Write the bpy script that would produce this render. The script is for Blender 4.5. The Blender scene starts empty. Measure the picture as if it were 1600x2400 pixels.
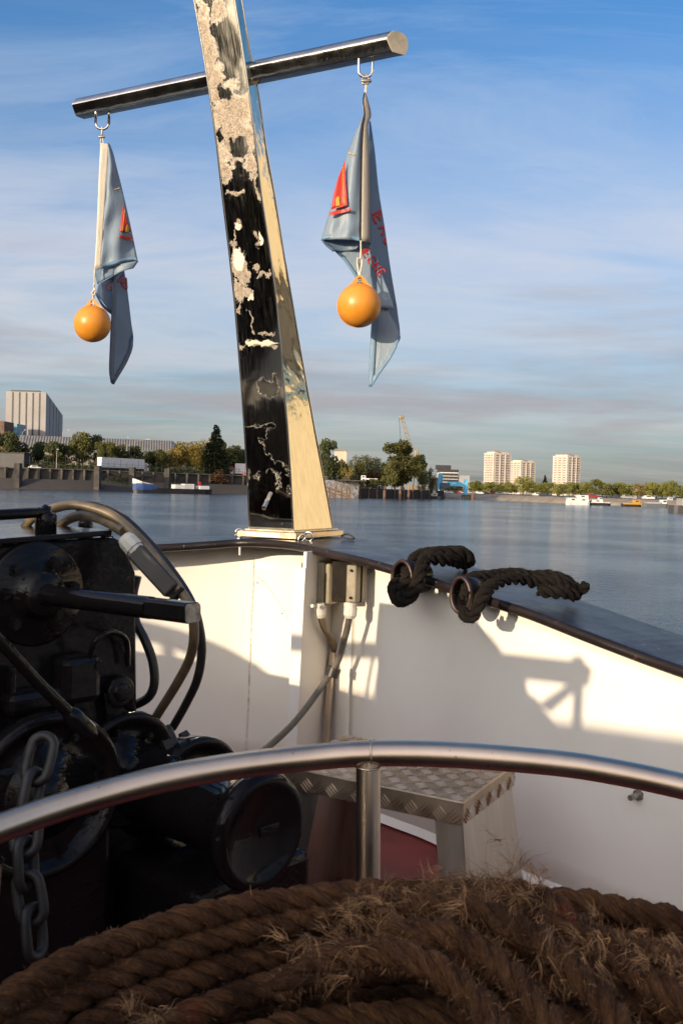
import bpy, bmesh, math, random
from mathutils import Vector, Matrix
R_ = math.radians
random.seed(11)
sc = bpy.context.scene
COL = sc.collection

# ------------------------------------------------------------------ camera
FPX = 2200.0                      # focal length in pixels of the 1600x2400 photograph
PITCH, ROLL = R_(1.43), R_(1.6)
F = Vector((0, math.cos(PITCH), -math.sin(PITCH)))
U0 = Vector((0, math.sin(PITCH), math.cos(PITCH)))
R0 = Vector((1, 0, 0))
RV = R0*math.cos(ROLL) + U0*math.sin(ROLL)
UV = U0*math.cos(ROLL) - R0*math.sin(ROLL)
cd = bpy.data.cameras.new('camera'); cam = bpy.data.objects.new('camera', cd); COL.objects.link(cam)
M = Matrix((RV, UV, -F)).transposed().to_4x4()
cam.matrix_world = M
cd.sensor_fit = 'VERTICAL'; cd.sensor_height = 22.3; cd.lens = 22.3*FPX/2400
cd.clip_start = 0.05; cd.clip_end = 30000
cd.dof.use_dof = True; cd.dof.focus_distance = 7.0; cd.dof.aperture_fstop = 10.0
sc.camera = cam

# ------------------------------------------------------------------ sun and sky
SUN_EL = R_(12.0)
SUN_H = Vector((-0.643, -0.766, 0))                 # horizontal direction towards the sun (astern, to the left)
TO_SUN = (SUN_H*math.cos(SUN_EL) + Vector((0, 0, math.sin(SUN_EL)))).normalized()
sd = bpy.data.lights.new('sun', 'SUN'); sun = bpy.data.objects.new('sun', sd); COL.objects.link(sun)
sd.energy = 3.7; sd.angle = R_(0.53); sd.color = (1.0, 0.80, 0.56)
sun.rotation_euler = TO_SUN.to_track_quat('Z', 'Y').to_euler(); sun.location = (0, 0, 60)

w = bpy.data.worlds.new('World'); sc.world = w; w.use_nodes = True
nt = w.node_tree; N = nt.nodes; L = nt.links; N.clear()
out = N.new('ShaderNodeOutputWorld'); bg = N.new('ShaderNodeBackground'); L.new(bg.outputs[0], out.inputs[0])
sky = N.new('ShaderNodeTexSky'); sky.sky_type = 'NISHITA'; sky.sun_disc = False
sky.sun_elevation = SUN_EL; sky.sun_rotation = math.atan2(TO_SUN.x, TO_SUN.y)
sky.altitude = 50; sky.air_density = 1.0; sky.dust_density = 2.4; sky.ozone_density = 3.0
tc = N.new('ShaderNodeTexCoord')
def vm(op, a, b=None):
    n = N.new('ShaderNodeVectorMath'); n.operation = op
    for i, x in enumerate((a, b)):
        if x is None: continue
        if isinstance(x, (tuple, list)): n.inputs[i].default_value = x
        else: L.new(x, n.inputs[i])
    return n
def ma(op, a, b=None, c=None, clamp=False):
    n = N.new('ShaderNodeMath'); n.operation = op; n.use_clamp = clamp
    for i, x in enumerate((a, b, c)):
        if x is None: continue
        if isinstance(x, (int, float)): n.inputs[i].default_value = x
        else: L.new(x, n.inputs[i])
    return n.outputs[0]
sx = N.new('ShaderNodeSeparateXYZ'); L.new(tc.outputs['Generated'], sx.inputs[0])
zc = ma('MAXIMUM', sx.outputs[2], 0.0)
zz = ma('ADD', zc, 0.12)
px_ = ma('DIVIDE', sx.outputs[0], zz); py_ = ma('DIVIDE', sx.outputs[1], zz)
cx = N.new('ShaderNodeCombineXYZ'); L.new(px_, cx.inputs[0]); L.new(py_, cx.inputs[1])
def noise(vec, scale, detail=6, rough=0.6, dist=0.3):
    n = N.new('ShaderNodeTexNoise'); n.inputs['Scale'].default_value = scale; n.inputs['Detail'].default_value = detail
    n.inputs['Roughness'].default_value = rough; n.inputs['Distortion'].default_value = dist
    L.new(vec, n.inputs['Vector']); return n.outputs['Fac']
def ramp(fac, stops):
    n = N.new('ShaderNodeValToRGB'); L.new(fac, n.inputs[0])
    while len(n.color_ramp.elements) < len(stops): n.color_ramp.elements.new(0.5)
    for e, (p, c) in zip(n.color_ramp.elements, stops):
        e.position = p; e.color = (c, c, c, 1) if isinstance(c, (int, float)) else (*c, 1)
    return n.outputs[0]
def mixc(fac, a, b, bt='MIX'):
    n = N.new('ShaderNodeMix'); n.data_type = 'RGBA'; n.blend_type = bt
    if isinstance(fac, (int, float)): n.inputs[0].default_value = fac
    else: L.new(fac, n.inputs[0])
    for i, x in ((6, a), (7, b)):
        if isinstance(x, (tuple, list)): n.inputs[i].default_value = (*x, 1)
        else: L.new(x, n.inputs[i])
    return n.outputs[2]
st = vm('MULTIPLY', cx.outputs[0], (0.55, 1.0, 1.0)).outputs[0]
veil = ramp(noise(st, 0.55, 8, 0.62, 0.6), [(0.40, 0.0), (0.66, 1.0)])          # thin high veil
wisp = ramp(noise(vm('MULTIPLY', cx.outputs[0], (0.8, 2.2, 1)).outputs[0], 1.1, 9, 0.66, 0.9), [(0.47, 0.0), (0.75, 1.0)])
lowband = ramp(sx.outputs[2], [(0.0, 0.85), (0.07, 0.80), (0.17, 0.95), (0.25, 0.88), (0.34, 0.42), (0.44, 0.12), (1.0, 0.0)])
v1 = ma('MULTIPLY', lowband, ma('MULTIPLY_ADD', veil, 0.75, 0.36), clamp=True)
v2 = ma('MULTIPLY', wisp, 0.42)
vsum = ma('ADD', v1, ma('MULTIPLY', v2, ma('SUBTRACT', 1.0, v1)), clamp=True)
SKYC = sky.outputs[0]
hi = ramp(sx.outputs[2], [(0.0, 0.0), (0.45, 1.0)])
blue = mixc(1.0, SKYC, mixc(hi, (0.86, 1.02, 1.16), (0.44, 1.04, 1.42)), 'MULTIPLY')
haze_c = mixc(1.0, ramp(sx.outputs[2], [(0.0, (.330, .305, .275)), (0.07, (.345, .340, .330)), (0.15, (.400, .425, .465)), (0.24, (.430, .450, .510)), (0.4, (.33, .42, .55))]), (10.0, 10.0, 10.0), 'MULTIPLY')
sdot = vm('DOT_PRODUCT', tc.outputs['Generated'], tuple(TO_SUN)).outputs['Value']
warm = ramp(sdot, [(0.25, 0.0), (0.97, 1.0)])
haze_c = mixc(warm, haze_c, (14.0, 10.5, 7.4))
glow = mixc(1.0, ramp(sdot, [(0.0, (0, 0, 0)), (0.55, (.30, .235, .19)), (0.85, (.62, .48, .36)), (1.0, (1.0, .80, .58))]), (13.0, 13.0, 13.0), 'MULTIPLY')
c1 = mixc(1.0, mixc(vsum, blue, haze_c), glow, 'ADD')
wband = ramp(sx.outputs[2], [(0.0, .2), (0.10, .7), (0.24, .95), (0.34, .5), (0.46, .14), (0.7, .04)])
w2n = ramp(noise(vm('MULTIPLY', cx.outputs[0], (0.5, 1.9, 1)).outputs[0], 1.25, 9, 0.64, 0.9), [(0.42, 0.0), (0.80, 1.0)])
c1 = mixc(ma('MULTIPLY', ma('MULTIPLY', w2n, wband), 0.55), c1, (4.7, 4.75, 5.0))
# small darker lavender cloud banks close to the horizon
cz = ma('MULTIPLY', sx.outputs[2], 8.0)
cl = N.new('ShaderNodeCombineXYZ'); L.new(sx.outputs[0], cl.inputs[0]); L.new(sx.outputs[1], cl.inputs[1]); L.new(cz, cl.inputs[2])
bank = ramp(noise(cl.outputs[0], 2.3, 6, 0.55, 0.2), [(0.49, 0.0), (0.62, 1.0)])
bandm = ramp(sx.outputs[2], [(0.0, 0.0), (0.035, 0.5), (0.07, 0.95), (0.11, 0.75), (0.19, 0.45), (0.26, 0.0)])
c2 = mixc(ma('MULTIPLY', ma('MULTIPLY', bank, bandm), 0.75), c1, (2.5, 2.3, 2.45))
L.new(c2, bg.inputs[0]); bg.inputs[1].default_value = 0.10
sc.view_settings.view_transform = 'Standard'; sc.view_settings.look = 'None'
sc.view_settings.exposure = 0.62; sc.view_settings.gamma = 1.0

# ------------------------------------------------------------------ helpers
def P(px, py, d):                 # point seen at a photo pixel, d metres in front
    return F*d + RV*((px-800)/FPX*d) + UV*((1200-py)/FPX*d)
def G(px, py, h):                 # where that pixel's ray meets the level z = h
    D = P(px, py, 1.0); return D*(h/D.z)
def PLN(px, py, pt, n):           # where that ray meets a plane
    D = P(px, py, 1.0); return D*(pt.dot(n)/D.dot(n))
def V(*a): return Vector(a)
Z = V(0, 0, 1)
AX = V(0.41, 0.912, 0).normalized()   # the boat's axis, towards the bow
ST = V(0.912, -0.41, 0).normalized()  # to starboard
WATER_Z = -3.2

class MB:
    def __init__(s): s.v = []; s.f = []; s.m = []; s.uv = {}; s.sm = []
    def add(s, vs, fs, mi=0, smooth=False, uvs=None):
        b = len(s.v); s.v += [Vector(x) for x in vs]
        for k, f in enumerate(fs):
            s.f.append([b+i for i in f]); s.m.append(mi); s.sm.append(smooth)
            if uvs: s.uv[len(s.f)-1] = [uvs[i] for i in f]
        return s
    def box(s, c, sz, ax=None, mi=0, bev=0.0):
        X, Y, Zz = ax if ax else (V(1,0,0), V(0,1,0), V(0,0,1))
        c = Vector(c); a, b, h = sz[0]/2, sz[1]/2, sz[2]/2
        if bev <= 0:
            vs = [c+X*i*a+Y*j*b+Zz*k*h for k in (-1,1) for j in (-1,1) for i in (-1,1)]
            fs = [(0,2,3,1),(4,5,7,6),(0,1,5,4),(2,6,7,3),(0,4,6,2),(1,3,7,5)]
            return s.add(vs, fs, mi)
        bm = bmesh.new(); bmesh.ops.create_cube(bm, size=1)
        bmesh.ops.scale(bm, vec=(2*a, 2*b, 2*h), verts=bm.verts)
        bmesh.ops.bevel(bm, geom=bm.edges[:], offset=min(bev, 0.45*min(2*a,2*b,2*h)), segments=2, affect='EDGES', profile=0.5)
        bm.verts.index_update()
        s.add([c+X*v.co.x+Y*v.co.y+Zz*v.co.z for v in bm.verts], [[v.index for v in f.verts] for f in bm.faces], mi)
        bm.free(); return s
    def prism(s, poly, off, mi=0):           # closed polygon extruded by a vector
        n = len(poly); off = Vector(off)
        vs = [Vector(p) for p in poly] + [Vector(p)+off for p in poly]
        fs = [list(range(n))[::-1], list(range(n, 2*n))] + [(i, (i+1)%n, n+(i+1)%n, n+i) for i in range(n)]
        return s.add(vs, fs, mi)
    def tube(s, pts, r, seg=12, mi=0, cap=True, closed=False, smooth=True, up=None, tw=0.0, sq=1.0):
        pts = [Vector(p) for p in pts]; n = len(pts)
        rs = r if isinstance(r, (list, tuple)) else [r]*n
        vs = []; prev = None
        for i in range(n):
            a = pts[(i-1) % n] if (i > 0 or closed) else pts[0]
            b = pts[(i+1) % n] if (i < n-1 or closed) else pts[-1]
            t = (b-a).normalized()
            if prev is None:
                u = Vector(up) if up else (Z if abs(t.z) < 0.9 else V(1,0,0))
                u = (u - t*u.dot(t)).normalized()
            else:
                u = (prev - t*prev.dot(t)).normalized()
            prev = u; vv = t.cross(u)
            for k in range(seg):
                th = 2*math.pi*k/seg + tw*i
                vs.append(pts[i] + u*(math.cos(th)*rs[i]) + vv*(math.sin(th)*rs[i]*sq))
        fs = []
        for i in range(n if closed else n-1):
            j = (i+1) % n
            for k in range(seg):
                k2 = (k+1) % seg
                fs.append((i*seg+k, i*seg+k2, j*seg+k2, j*seg+k))
        s.add(vs, fs, mi, smooth)
        if cap and not closed:
            s.add([vs[k] for k in range(seg)], [list(range(seg))[::-1]], mi)
            s.add([vs[(n-1)*seg+k] for k in range(seg)], [list(range(seg))], mi)
        return s
    def lathe(s, o, axis, prof, seg=40, mi=0, smooth=True):   # prof: (along, radius)
        o = Vector(o); axis = Vector(axis).normalized()
        u = axis.orthogonal().normalized() if abs(axis.z) > 0.9 else (Z-axis*axis.z).normalized()
        vv = axis.cross(u); vs = []
        for (a, r) in prof:
            for k in range(seg):
                th = 2*math.pi*k/seg
                vs.append(o+axis*a+u*(r*math.cos(th))+vv*(r*math.sin(th)))
        fs = []
        for i in range(len(prof)-1):
            for k in range(seg):
                k2 = (k+1) % seg
                fs.append((i*seg+k, i*seg+k2, (i+1)*seg+k2, (i+1)*seg+k))
        s.add(vs, fs, mi, smooth)
        if prof[0][1] > 1e-4: s.add([vs[k] for k in range(seg)], [list(range(seg))[::-1]], mi)
        if prof[-1][1] > 1e-4: s.add([vs[(len(prof)-1)*seg+k] for k in range(seg)], [list(range(seg))], mi)
        return s
    def grid(s, rows, mi=0, smooth=True, uvs=None):
        n = len(rows); m = len(rows[0])
        vs = [p for r in rows for p in r]
        fs = [(i*m+j, i*m+j+1, (i+1)*m+j+1, (i+1)*m+j) for i in range(n-1) for j in range(m-1)]
        uv = [(j/(m-1), i/(n-1)) for i in range(n) for j in range(m)] if uvs is None else uvs
        return s.add(vs, fs, mi, smooth, uv)
    def build(s, name, mats, parent=None, bevel=0.0, solid=0.0, merge=False, autosmooth=None, subsurf=0, split=False):
        me = bpy.data.meshes.new(name)
        org = origin_of(parent)
        me.from_pydata([v-org for v in s.v], [], s.f)
        if not isinstance(mats, (list, tuple)): mats = [mats]
        for m_ in mats: me.materials.append(m_)
        me.polygons.foreach_set('material_index', s.m)
        me.polygons.foreach_set('use_smooth', s.sm)
        if s.uv:
            ul = me.uv_layers.new(name='UVMap')
            for fi, uv in s.uv.items():
                p = me.polygons[fi]
                for k, li in enumerate(p.loop_indices): ul.data[li].uv = uv[k]
        bm = bmesh.new(); bm.from_mesh(me)
        if merge: bmesh.ops.remove_doubles(bm, verts=bm.verts, dist=1e-5)
        if not s.uv and not split: bmesh.ops.recalc_face_normals(bm, faces=bm.faces)
        bm.to_mesh(me); bm.free()
        me.update()
        o = bpy.data.objects.new(name, me); COL.objects.link(o)
        if parent is not None: o.parent = parent
        if bevel > 0:
            b = o.modifiers.new('bevel', 'BEVEL'); b.width = bevel; b.segments = 2; b.limit_method = 'ANGLE'; b.angle_limit = R_(35)
        if solid > 0:
            b = o.modifiers.new('solid', 'SOLIDIFY'); b.thickness = solid; b.offset = 0
        return o
def origin_of(p):
    o = V(0,0,0)
    while p is not None:
        o = o + p.location; p = p.parent
    return o
def tag(o, label=None, cat=None, group=None, kind=None):
    if label: o['label'] = label
    if cat: o['category'] = cat
    if group: o['group'] = group
    if kind: o['kind'] = kind
    return o
def thing(name, loc, label, cat, group=None):
    o = bpy.data.objects.new(name, None); COL.objects.link(o); o.location = Vector(loc)
    o.empty_display_size = 0.1
    return tag(o, label, cat, group)
def copy_tree(o, parent=None):
    c = o.copy(); COL.objects.link(c); c.parent = parent
    for ch in list(o.children): copy_tree(ch, c)
    return c
def cr(pts, n=8, closed=False):              # Catmull-Rom smoothing
    pts = [Vector(p) for p in pts]; m = len(pts); o = []
    for i in range(m if closed else m-1):
        p0 = pts[(i-1) % m] if (closed or i > 0) else pts[0]*2-pts[1]
        p1 = pts[i]; p2 = pts[(i+1) % m]
        p3 = pts[(i+2) % m] if (closed or i < m-2) else p2*2-p1
        for k in range(n):
            t = k/n
            o.append(0.5*((2*p1)+(p2-p0)*t+(2*p0-5*p1+4*p2-p3)*t*t+(3*p1-p0-3*p2+p3)*t**3))
    if not closed: o.append(pts[-1])
    return o

# ------------------------------------------------------------------ materials
class NT:
    def __init__(s, m): s.t = m.node_tree; s.n = s.t.nodes; s.l = s.t.links
    def new(s, typ, **kw):
        n = s.n.new(typ)
        for k, v in kw.items():
            if k in n.inputs: s.put(n, k, v)
            else: setattr(n, k, v)
        return n
    def put(s, n, k, v):
        if isinstance(v, bpy.types.NodeSocket): s.l.new(v, n.inputs[k])
        else: n.inputs[k].default_value = v
    def math(s, op, a, b=0.0, clamp=False):
        n = s.n.new('ShaderNodeMath'); n.operation = op; n.use_clamp = clamp
        s.put(n, 0, a); s.put(n, 1, b); return n.outputs[0]
    def mix(s, fac, a, b, bt='MIX'):
        n = s.n.new('ShaderNodeMix'); n.data_type = 'RGBA'; n.blend_type = bt
        s.put(n, 0, fac)
        for i, x in ((6, a), (7, b)):
            s.put(n, i, (*x, 1) if isinstance(x, (tuple, list)) and len(x) == 3 else x)
        return n.outputs[2]
    def noise(s, scale, detail=5, rough=0.55, dist=0.0, vec=None, sc3=None):
        if vec is None: vec = s.obj()
        if sc3:
            m = s.n.new('ShaderNodeMapping'); s.l.new(vec, m.inputs[0]); m.inputs['Scale'].default_value = sc3; vec = m.outputs[0]
        n = s.n.new('ShaderNodeTexNoise'); s.l.new(vec, n.inputs['Vector'])
        n.inputs['Scale'].default_value = scale; n.inputs['Detail'].default_value = detail
        n.inputs['Roughness'].default_value = rough; n.inputs['Distortion'].default_value = dist
        return n.outputs['Fac']
    def obj(s):
        if not hasattr(s, '_tc'): s._tc = s.n.new('ShaderNodeTexCoord')
        return s._tc.outputs['Object']
    def uvc(s):
        s.obj(); return s._tc.outputs['UV']
    def ramp(s, fac, stops):
        n = s.n.new('ShaderNodeValToRGB'); s.l.new(fac, n.inputs[0])
        while len(n.color_ramp.elements) < len(stops): n.color_ramp.elements.new(0.5)
        for e, (p, c) in zip(n.color_ramp.elements, stops):
            e.position = p; e.color = (c, c, c, 1) if isinstance(c, (int, float)) else (*c, 1)
        return n.outputs[0]
    def bump(s, h, strength=0.3, dist=0.01, nrm=None):
        n = s.n.new('ShaderNodeBump'); s.put(n, 'Height', h); n.inputs['Strength'].default_value = strength
        n.inputs['Distance'].default_value = dist
        if nrm: s.l.new(nrm, n.inputs['Normal'])
        return n.outputs[0]
def newmat(name):
    m = bpy.data.materials.new(name); m.use_nodes = True
    t = NT(m); b = t.n['Principled BSDF']
    return m, t, b
def mat(name, col, rough=0.5, metal=0.0, var=0.15, vs=6.0, bump=0.0, bs=40.0, bd=0.002, spec=0.5, col2=None, rv=0.0, coat=0.0, sc3=None):
    m, t, b = newmat(name)
    n = t.noise(vs, 6, 0.6, 0.2, sc3=sc3)
    c2 = col2 if col2 else tuple(max(0, x*(1-var*1.6)) for x in col)
    c1 = col if col2 else tuple(min(1, x*(1+var*0.6)) for x in col)
    c = t.mix(t.ramp(n, [(0.32, 0.0), (0.68, 1.0)]), c2, c1)
    t.l.new(c, b.inputs['Base Color'])
    b.inputs['Metallic'].default_value = metal
    b.inputs['Specular IOR Level'].default_value = spec
    if rv > 0:
        t.l.new(t.math('MULTIPLY_ADD', n, rv) if False else t.math('ADD', t.math('MULTIPLY', n, rv*2), rough-rv), b.inputs['Roughness'])
    else: b.inputs['Roughness'].default_value = rough
    if coat: b.inputs['Coat Weight'].default_value = coat
    if bump > 0:
        t.l.new(t.bump(t.noise(bs, 5, 0.6), bump, bd), b.inputs['Normal'])
    return m
# ================================================================== materials used on the boat
def white_paint():
    m, t, b = newmat('white_paint')
    n = t.noise(1.6, 5, .6, .3)
    c = t.mix(t.ramp(n, [(.3, 0.0), (.7, 1.0)]), (.72, .685, .625), (.80, .77, .71))
    st = t.ramp(t.noise(5, 7, .65, .4, sc3=(1, 1, .10)), [(.56, 0.0), (.80, 1.0)])
    gr = t.ramp(t.noise(2.6, 6, .7, .5), [(.50, 0.0), (.74, 1.0)])
    c = t.mix(t.math('MULTIPLY', t.math('MULTIPLY', st, gr), .55), c, (.50, .38, .27))
    sc_ = t.ramp(t.noise(34, 5, .7, .8), [(.70, 0.0), (.74, 1.0)])
    c = t.mix(t.math('MULTIPLY', sc_, .30), c, (.40, .33, .27))
    t.l.new(c, b.inputs['Base Color'])
    t.l.new(t.math('ADD', .30, t.math('MULTIPLY', n, .3)), b.inputs['Roughness'])
    h = t.math('ADD', t.noise(2.2, 3, .5), t.math('MULTIPLY', t.noise(45, 4, .55, 0.0, sc3=(1, 1, .25)), .05))
    t.l.new(t.bump(h, .35, .03), b.inputs['Normal'])
    return m
M_white = white_paint()
M_weld = mat('painted_weld', (0.66, 0.60, 0.52), 0.5, 0, 0.25, 60, bump=0.6, bs=120, bd=0.003)
M_red = mat('red_deck_paint', (0.20, 0.022, 0.02), 0.45, 0, 0.3, 5, bump=0.3, bs=60, bd=0.002)
def cap_material():
    m, t, b = newmat('black_cap_paint')
    n = t.noise(9, 8, 0.65, 0.4); n2 = t.noise(2.2, 4, 0.6)
    worn = t.ramp(n, [(0.64, 0.0), (0.72, 1.0)])
    c = t.mix(t.ramp(n2, [(0.35, 0.0), (0.7, 1.0)]), (0.009, 0.008, 0.009), (0.024, 0.016, 0.015))
    c = t.mix(worn, c, (0.10, 0.045, 0.035))
    sp = t.ramp(t.noise(70, 3, 0.5), [(0.70, 0.0), (0.74, 1.0)])
    c = t.mix(t.math('MULTIPLY', sp, 0.7), c, (0.45, 0.42, 0.38))
    t.l.new(c, b.inputs['Base Color'])
    t.l.new(t.math('ADD', t.math('MULTIPLY', n, 0.35), 0.14), b.inputs['Roughness']); b.inputs['Specular IOR Level'].default_value = 0.22
    t.l.new(t.bump(t.noise(14, 6, 0.6), 0.45, 0.008), b.inputs['Normal'])
    return m
M_cap = cap_material()
def gloss_black(name, rough=0.16, bs=16, strength=0.5, col=(0.006, 0.005, 0.005)):
    m, t, b = newmat(name)
    n = t.noise(5, 6, 0.6, 0.3)
    chip = t.ramp(t.noise(38, 6, 0.7, 0.5), [(0.70, 0.0), (0.74, 1.0)])
    c = t.mix(chip, t.mix(n, col, tuple(x*2.2 for x in col)), (0.05, 0.032, 0.024))
    t.l.new(c, b.inputs['Base Color'])
    t.l.new(t.math('ADD', t.math('MULTIPLY', t.noise(9, 5), 0.14), rough-0.11), b.inputs['Roughness'])
    hgt = t.math('ADD', t.noise(bs, 4, 0.55, 0.3, sc3=(1, 1, 2.2)), t.math('MULTIPLY', t.noise(bs*5, 3, 0.5), 0.25))
    t.l.new(t.bump(hgt, strength, 0.006), b.inputs['Normal'])
    b.inputs['Specular IOR Level'].default_value = 0.22
    return m
M_blk = gloss_black('thick_black_enamel')
M_blk2 = gloss_black('smooth_black_enamel', 0.13, 8, 0.18)
M_blk2.node_tree.nodes['Principled BSDF'].inputs['Specular IOR Level'].default_value = 0.16
M_dark = mat('dark_interior', (0.02, 0.018, 0.017), 0.5, 0, 0.3, 8)
M_bare = mat('bare_worn_steel', (0.36, 0.33, 0.29), 0.42, 0.8, 0.35, 60, bump=0.5, bs=150, bd=0.001)
def steel(name, col, rough, nscale=(1, 1, 1), var=0.2, bs=20, bstr=0.12, rv=0.1):
    m, t, b = newmat(name)
    n = t.noise(7, 6, 0.6, 0.3, sc3=nscale)
    c = t.mix(t.ramp(n, [(0.3, 0.0), (0.7, 1.0)]), tuple(x*(1-var) for x in col), col)
    spots = t.ramp(t.noise(55, 3, 0.55), [(0.70, 0.0), (0.76, 1.0)])
    c = t.mix(t.math('MULTIPLY', spots, 0.6), c, (0.22, 0.13, 0.08))
    t.l.new(c, b.inputs['Base Color']); b.inputs['Metallic'].default_value = 1.0
    t.l.new(t.math('ADD', t.math('MULTIPLY', n, rv*2), rough-rv), b.inputs['Roughness'])
    t.l.new(t.bump(t.noise(bs, 4, 0.5, sc3=nscale), bstr, 0.003), b.inputs['Normal'])
    return m
M_rail = steel('satin_rail_steel', (0.68, 0.56, 0.44), 0.33, (1, 1, 1), 0.25)
M_alu = steel('aluminium_sheet', (0.64, 0.57, 0.50), 0.42, (6, 6, 0.6), 0.2, 20, 0.15)
M_poly = steel('polished_steel', (0.74, 0.70, 0.63), 0.10, (1, 1, 1), 0.18, 12, 0.06, 0.04)
M_brassy = steel('tarnished_base_steel', (0.72, 0.60, 0.42), 0.28, (1, 1, 1), 0.3, 30, 0.2)
M_pbox = mat('cream_plastic', (0.27, 0.23, 0.16), 0.5, 0, 0.25, 12, bump=0.1)
M_pbox2 = mat('dark_brown_plastic', (0.022, 0.017, 0.013), 0.85, 0, 0.3, 20, bump=0.15, spec=0.15)
M_gland = mat('grey_white_plastic', (0.55, 0.53, 0.47), 0.45, 0, 0.1, 20)
M_cable = mat('dirty_tan_cable', (0.20, 0.145, 0.08), 0.42, 0, 0.4, 14, bump=0.2, bs=60, col2=(0.06, 0.045, 0.03))
M_cableg = mat('grey_cable', (0.13, 0.115, 0.095), 0.4, 0, 0.3, 18, bump=0.15, bs=60)
M_cablek = mat('black_cable', (0.03, 0.027, 0.024), 0.4, 0, 0.3, 18)
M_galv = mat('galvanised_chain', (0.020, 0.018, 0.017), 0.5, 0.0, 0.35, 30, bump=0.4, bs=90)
M_shade = mat('shade_black', (0.012, 0.009, 0.007), 0.8, 0, 0.3, 4, spec=0.2)  # near black: the shade these walls show in the mast is in the colour
def rope_mat(name, c1, c2, scale=1.0):
    m, t, b = newmat(name)
    uv = t.uvc()
    fib = t.noise(1.0, 6, 0.75, 0.3, vec=uv, sc3=(34*scale, 7*scale, 1))
    big = t.noise(16, 6, 0.65, 0.3)
    c = t.mix(t.ramp(fib, [(0.38, 0.0), (0.62, 1.0)]), tuple(x*.8 for x in c2), tuple(x*1.15 for x in c1))
    c = t.mix(t.math('MULTIPLY', t.ramp(big, [(0.42, 0.0), (0.66, 1.0)]), 0.75), c, tuple(x*0.35 for x in c2))
    red = t.ramp(t.noise(11, 3, 0.5, 0.6), [(0.67, 0.0), (0.72, 1.0)])
    if c1[0] > 0.1: c = t.mix(t.math('MULTIPLY', red, 0.55), c, (0.26, 0.045, 0.025))
    t.l.new(c, b.inputs['Base Color']); b.inputs['Roughness'].default_value = 0.9
    b.inputs['Specular IOR Level'].default_value = 0.2
    t.l.new(t.bump(t.math('ADD', fib, t.math('MULTIPLY', t.noise(170, 5, 0.75), 1.0)), 1.0, 0.007), b.inputs['Normal'])
    return m
M_rope = rope_mat('manila_rope', (0.27, 0.125, 0.052), (0.075, 0.029, 0.013))
M_ropek = rope_mat('tarred_rope', (0.026, 0.019, 0.014), (0.009, 0.007, 0.006))
M_fibre = mat('rope_fibre', (0.42, 0.23, 0.095), 0.8, 0, 0.3, 30)
M_fibred = mat('rope_fibre_dark', (0.18, 0.085, 0.04), 0.85, 0, 0.3, 30)
M_fibrek = mat('tarred_fibre', (0.05, 0.038, 0.028), 0.85, 0, 0.3, 30)

# ================================================================== hull and bulwark
inner = [G(500,1270,-.2315), G(560,1266,-.222), G(625,1267,-.2175), G(690,1273,-.2195), G(760,1288,-.230), G(840,1306,-.243),
         G(910,1325,-.262), G(1000,1352,-.290), G(1080,1380,-.315), G(1170,1408,-.337), G(1250,1434,-.358),
         G(1400,1492,-.403), G(1600,1565,-.452)]
portw = [V(-3.75,-0.4,-.50), V(-3.05,1.1,-.44), V(-2.45,2.35,-.38), V(-1.85,3.15,-.32), V(-1.25,3.62,-.275), G(387,1277,-.248)]
starw = [V(1.16,2.05,-.49), V(1.30,1.5,-.51), V(1.15,0.6,-.53), V(0.75,-0.5,-.55), V(0.35,-1.4,-.56)]
inn = cr(portw + inner + starw, 6)
def offs(path, fn):
    o = []
    for i, p in enumerate(path):
        a = path[max(0, i-1)]; b = path[min(len(path)-1, i+1)]
        t = (b-a); t.z = 0; t.normalize(); n = V(-t.y, t.x, 0)      # to the left of travel = outboard
        o.append(p + n*fn(i/(len(path)-1), p))
    return o
def lerp(a, b, t): t = max(0, min(1, t)); return a+(b-a)*t
def sm(a, b, x): t = max(0, min(1, (x-a)/(b-a))); return t*t*(3-2*t)
def capw(s, p):       # width of the cap plate, broad at the stem
    if p.x > 0: return lerp(0.42, 0.30, p.x/1.0) if p.y > 1 else 0.30
    return lerp(0.60, 0.34, (-p.x-0.2)/1.2)
def wallo(s, p):      # how far the plate stands outboard of the cap's inner edge
    return lerp(0.20, 0.045, (p.x+0.35)/0.75)
outer = offs(inn, capw)
# smooth the outer line so it closes into a blunt stem
for _ in range(60):
    q = outer[:]
    for i in range(1, len(q)-1): outer[i] = (q[i-1]+q[i]*2+q[i+1])/4
wall = offs(inn, wallo)
for _ in range(6):
    q = wall[:]
    for i in range(1, len(q)-1): wall[i] = (q[i-1]+q[i]*2+q[i+1])/4
DECK = -1.2
bul = thing('bulwark', V(0, 4.0, DECK), 'white painted steel bow bulwark of the boat under a glossy black cap', 'bulwark')
mb = MB(); T_ = 0.02
mb.grid([[p for p in inn], [p for p in outer]]); mb.grid([[p-Z*T_ for p in inn], [p-Z*T_ for p in outer]])
mb.grid([outer, [p-Z*T_ for p in outer]]); mb.uv = {}
mb.build('cap_rail', M_cap, bul, merge=True)
mb = MB(); mb.tube([p-Z*0.012 for p in inn], 0.0165, 10); mb.build('bulb_bar', M_cap, bul)
istem = min(range(len(wall)), key=lambda i: (wall[i]-G(735,1282,-.222)).length)
def zat(p, z): return V(p.x, p.y, z)
for nm, seg in (('port_plate', wall[:istem+1]), ('starboard_plate', wall[istem:])):
    rows = []
    for k in range(9):
        f = k/8
        rows.append([V(p.x, p.y, lerp(p.z-T_, DECK, f)) for p in seg])
    mb = MB(); mb.grid(rows); mb.uv = {}
    mb.build(nm, M_white, bul, solid=0.008)
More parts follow.
